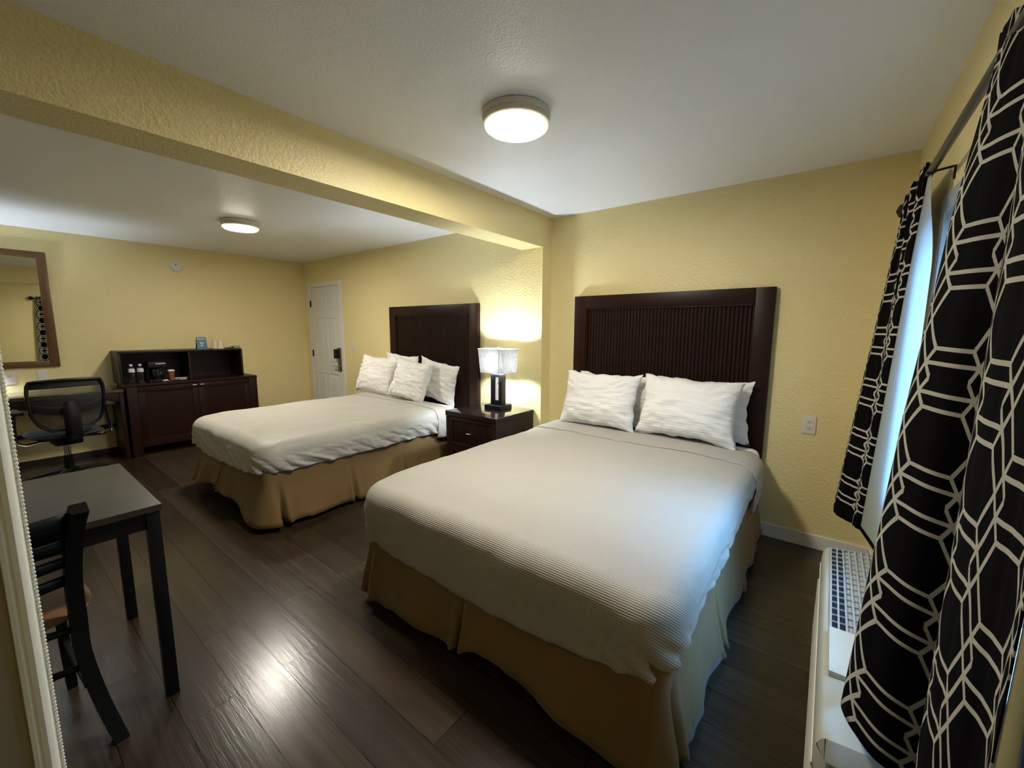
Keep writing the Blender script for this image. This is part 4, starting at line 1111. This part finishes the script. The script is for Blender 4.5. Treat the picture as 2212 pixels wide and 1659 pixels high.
# ---------------------------------------------------------------- wall air conditioner under the window
def ptac():
    y0, y1, xf, zt = 1.155, 2.36, 0.052, 0.455
    t = thing('air_conditioner', 'cream through-wall air conditioner unit below the window', 'air conditioner', (XW, (y0+y1)/2, 0))
    w = (y1-y0)/2; dx = xf-XW
    # section (x relative to wall, z): rounded top front
    sec = [(-0.014, 0.012), (dx+0.012, 0.012), (dx, 0.03), (dx, zt-0.055)]
    for k in range(1, 9):
        a = PI/2*k/8; sec.append((dx+0.022-0.022*math.cos(a), zt-0.055+0.046*math.sin(a)))
    sec += [(-0.10, zt+0.006), (-0.014, zt+0.008)]
    bm = B()
    ny = 40; rows = []
    for i in range(ny+1):
        y = -w+2*w*i/ny
        e = max(0, 1-(w-abs(y))/0.05); sh = 0.040*(1-math.sqrt(max(0, 1-e*e)))
        row = []
        for (x, z) in sec:
            zz = z - (sh if z > zt-0.06 else 0)*(1 if z > zt-0.03 else 0.5)
            xx = x+(sh*0.6 if x < dx+0.02 and z > 0.02 else 0)
            row.append(bm.verts.new((xx, y, zz)))
        rows.append(row)
    for A, C in zip(rows, rows[1:]):
        for k in range(len(A)-1): bm.faces.new((A[k], A[k+1], C[k+1], C[k]))
    bm.faces.new(rows[0]); bm.faces.new(rows[-1][::-1])
    obj('cover', bm, M_PTAC, t, angle=40)
    # air grille on the top
    gy0, gy1 = -0.10, w-0.05; gx0, gx1 = dx+0.030, -0.04
    def topz(x): return lerp(zt-0.009, zt+0.006, min(1, (x-dx-0.022)/(-0.10-dx-0.022)))
    bm = B()
    vs = [bm.verts.new((x, y, topz(x)+0.0015)) for (x, y) in ((gx0, gy0), (gx1, gy0), (gx1, gy1), (gx0, gy1))]; bm.faces.new(vs)
    o = obj('grille_well', bm, M_WELL, t, smooth=False)
    gr = B()
    nx_, nl = 9, 15
    for k in range(nx_+1):
        x = lerp(gx0, gx1, k/nx_); bar(gr, (x, gy0, topz(x)+0.007), (x, gy1, topz(x)+0.007), 0.0055, 0.003)
    for k in range(nl+1):
        y = lerp(gy0, gy1, k/nl); bar(gr, (gx0, y, topz(gx0)+0.006), (gx1, y, topz(gx1)+0.006), 0.0035, 0.006)
    gg = obj('grille', gr, M_GRILL, t, smooth=False)
    bm = B(); vs = []
    box(bm, gx0-0.006, gx1+0.006, gy0-0.24, gy0-0.01, topz(gx0)-0.02, topz(gx1)+0.006, 0.004); obj('control_lid', bm, mat('cream lid plastic', (0.58, 0.57, 0.48), 0.4), t)
    # front intake louvres
    bm = B()
    for k in range(14):
        z = 0.06+0.018*k; bar(bm, (dx-0.002, -w+0.07, z), (dx-0.002, w-0.07, z), 0.008, 0.004)
    obj('front_louvre', bm, M_PTAC, t, smooth=False)
    bm = B(); box(bm, dx-0.003, dx, -w+0.03, w-0.03, zt-0.105, zt-0.095); obj('front_seam', bm, M_TRIM, t)
ptac()

# ---------------------------------------------------------------- curtain rod and curtains
RX, RZ = 0.246, 2.045
t = thing('curtain_rod', 'dark metal curtain rod above the window', 'curtain rod', (RX, 1.85, RZ))
bm = B(); cyl(bm, (0, 0.80-1.85, 0), (0, 2.855-1.85, 0), 0.0125, seg=20); obj('pole', bm, M_ROD, t)
for yy, s_ in ((0.80, -1), (2.855, 1)):
    bm = B(); c_ = yy-1.85
    lathe(bm, [(0.008, c_), (0.014, c_+s_*0.008), (0.014, c_+s_*0.014), (0.028, c_+s_*0.022), (0.041, c_+s_*0.045), (0.036, c_+s_*0.066), (0.014, c_+s_*0.084)], seg=8, axis='y')
    obj('finial', bm, M_DARKMET, t, angle=20)
for yy in (0.90, 2.245):
    bm = B(); c_ = yy-1.85
    tube(bm, [(XW-RX-0.002, c_, -0.045), (XW-RX-0.002, c_, 0.004), (XW-RX-0.010, c_, 0.0), (0.012, c_, -0.006), (0.0, c_, -0.016), (-0.013, c_, -0.008)], 0.0045, seg=8)
    obj('bracket', bm, M_DARKMET, t)

def curtain(name, top, bot, blend, zt, zb, fabw, label, n_s=150, n_z=70, ruffle=0.004, vph=0.0, lining=None, hemf=None, uph=0.0):
    T = [Vector((x, y, 0)) for x, y in top]; Bq = [Vector((x, y, 0)) for x, y in bot]
    def plan(s, z):
        e = blend(z)
        return catmull(T, s).lerp(catmull(Bq, s), e)
    def f(u, v):
        zl = zb + (hemf(u) if hemf else 0)
        z = lerp(zt, zl, v)
        p = plan(u, z)
        k = math.exp(-((z-RZ)/0.05)**2)
        rx = ruffle*math.sin(u*90)+0.5*ruffle*math.sin(u*147+2)
        dec = math.exp(-(zt-z)/0.12)
        p.x += rx*(0.3+0.7*dec)
        # gather round the rod
        d = p.x-RX
        p.x = RX + d
        return Vector((p.x, p.y, z + 0.006*math.sin(u*60)*math.exp(-(zt-z)/0.03)))
    bm = B()
    grid_mesh(bm, f, n_s, n_z, uvf=lambda a, b_: (uph+a*fabw, vph+lerp(zt, zb, b_)))
    o = obj(name, bm, M_TRELLIS, None, angle=100)
    o.data.uv_layers[0].name = 'UVMap'
    solid(o, 0.0025, 0)
    tag(o, label, 'curtain', 'black trellis curtains')
    return o, plan

# curtain panel nearest the camera; control points run from the window side round the folds
near_blend = lambda z: interp(z, [(0.5, 1.0), (0.866, 0.82), (1.243, 0.637), (1.516, 0.447), (1.672, 0.356), (1.842, 0.206), (2.05, 0.0)])
near_top = [(0.262, 1.45), (0.240, 1.445), (0.236, 1.36), (0.250, 1.28), (0.256, 1.20), (0.236, 1.12), (0.236, 1.03), (0.256, 0.95), (0.240, 0.88), (0.250, 0.81)]
near_bot = [(0.275, 1.33), (0.150, 1.33), (0.0975, 1.24), (0.150, 1.13), (0.238, 1.10), (0.200, 1.03), (0.188, 0.95), (0.190, 0.87), (0.215, 0.80), (0.205, 0.742)]
cn, plan_n = curtain('curtain', near_top, near_bot, near_blend, 2.085, 0.50, 1.02, 'black and cream trellis curtain nearest the camera, filling the right edge',
        n_s=220, n_z=90, uph=0.02, vph=0.03, ruffle=0.0015, hemf=lambda u: 0.012*math.sin(u*9)-0.04*sstep(0.45, 0.9, u))
cn.location = (0, 0, 0)
far_blend = lambda z: interp(z, [(0.5, 1.0), (0.80, 0.82), (1.12, 0.62), (1.53, 0.36), (1.89, 0.12), (2.08, 0.0)])
far_top = [(0.262, 2.79), (0.238, 2.79), (0.228, 2.73), (0.250, 2.68), (0.232, 2.60), (0.226, 2.54), (0.252, 2.47), (0.232, 2.40), (0.236, 2.33), (0.241, 2.29)]
far_bot = [(0.20, 2.80), (0.105, 2.76), (0.088, 2.70), (0.105, 2.62), (0.165, 2.555), (0.190, 2.56), (0.172, 2.62), (0.160, 2.56), (0.172, 2.51), (0.186, 2.497)]
cfar, plan_f = curtain('curtain', far_top, far_bot, far_blend, 2.085, 0.50, 0.60, 'black and cream trellis curtain near the corner, with its pale lining showing',
        n_s=180, n_z=90, uph=-0.02, vph=0.10)
bm = B()
def linn(u, v):
    z = lerp(2.03, 0.45, v); p = plan_n(1.0, z)
    return Vector((p.x+0.003+0.048*u*(0.4+0.6*v), p.y+0.075*u-0.01*math.sin(u*PI), z))
grid_mesh(bm, linn, 10, 50)
l2 = obj('lining', bm, M_LINER, cn, angle=80); l2['label'] = 'pale curtain lining'; solid(l2, 0.002, 0)
# lining of the corner curtain: turns back from its front edge towards the window
bm = B()
def linf(u, v):
    z = lerp(2.03, 0.515, v)
    p = plan_f(1.0, z)
    e = lerp(interp(z, [(0.5, 0.062), (0.8, 0.07), (1.3, 0.065), (1.6, 0.052), (1.9, 0.030), (2.03, 0.014)]), 0, 0)
    bow = 0.010*math.sin(u*PI)
    k_ = sstep(2.05, 1.65, z)
    yr = lerp(2.24, 2.06, k_); xr = yr*lerp(0.1095, 0.1245, k_)
    return Vector((lerp(p.x+0.003, xr, u)+0.006*math.sin(u*PI)*k_, lerp(p.y+0.004, yr, u), z))
grid_mesh(bm, linf, 12, 50)
lo_ = obj('lining', bm, M_THIN, cfar, angle=80); lo_['label'] = 'pale blue-lit curtain lining'
bm = B()
grid_mesh(bm, lambda u, v: linf(u, 1.0)+Vector((-0.002, -0.004, -0.022*v+0.006)), 12, 4, uvf=lambda a, b_: (a*0.1, b_*0.03))
hm = obj('hem_fold', bm, M_TRELLIS, cfar, angle=80); hm.data.uv_layers[0].name = 'UVMap'; solid(hm, 0.002, 0)

# ---------------------------------------------------------------- casing beside the camera
PX = -0.95
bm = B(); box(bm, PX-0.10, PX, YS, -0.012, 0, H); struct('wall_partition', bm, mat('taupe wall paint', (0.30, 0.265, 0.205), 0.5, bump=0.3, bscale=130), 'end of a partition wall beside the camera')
bm = B()
prof = [(PX-0.10, -0.0115), (PX+0.001, -0.0115), (PX+0.004, -0.0145), (PX+0.008, -0.0135), (PX+0.009, -0.009), (PX+0.007, -0.006), (PX+0.010, -0.003), (PX+0.011, 0.003), (PX+0.008, 0.008), (PX+0.001, 0.012), (PX-0.006, 0.0135), (PX-0.10, 0.0135)]
lo = [bm.verts.new((x, y, 0.0)) for x, y in prof]; hi = [bm.verts.new((x, y, H)) for x, y in prof]
for k in range(len(prof)): bm.faces.new((lo[k], lo[(k+1) % len(prof)], hi[(k+1) % len(prof)], hi[k]))
bm.faces.new(lo); bm.faces.new(hi[::-1])
cs = struct('trim_1', bm, M_BEAD, 'cream casing with a beaded edge beside the camera', smooth=True)
bm = B(); pitch_ = 0.0065; nb = int(H/pitch_)
pts = []; rads = []
for k in range(nb):
    z = 0.004+k*pitch_
    for q in range(4):
        pts.append((PX-0.003, 0.0145, z+pitch_*q/4)); rads.append(0.0018+0.0019*math.sin(PI*(q+0.5)/4))
tube(bm, pts, rads, seg=8)
obj('bead_edge', bm, M_BEAD, cs)
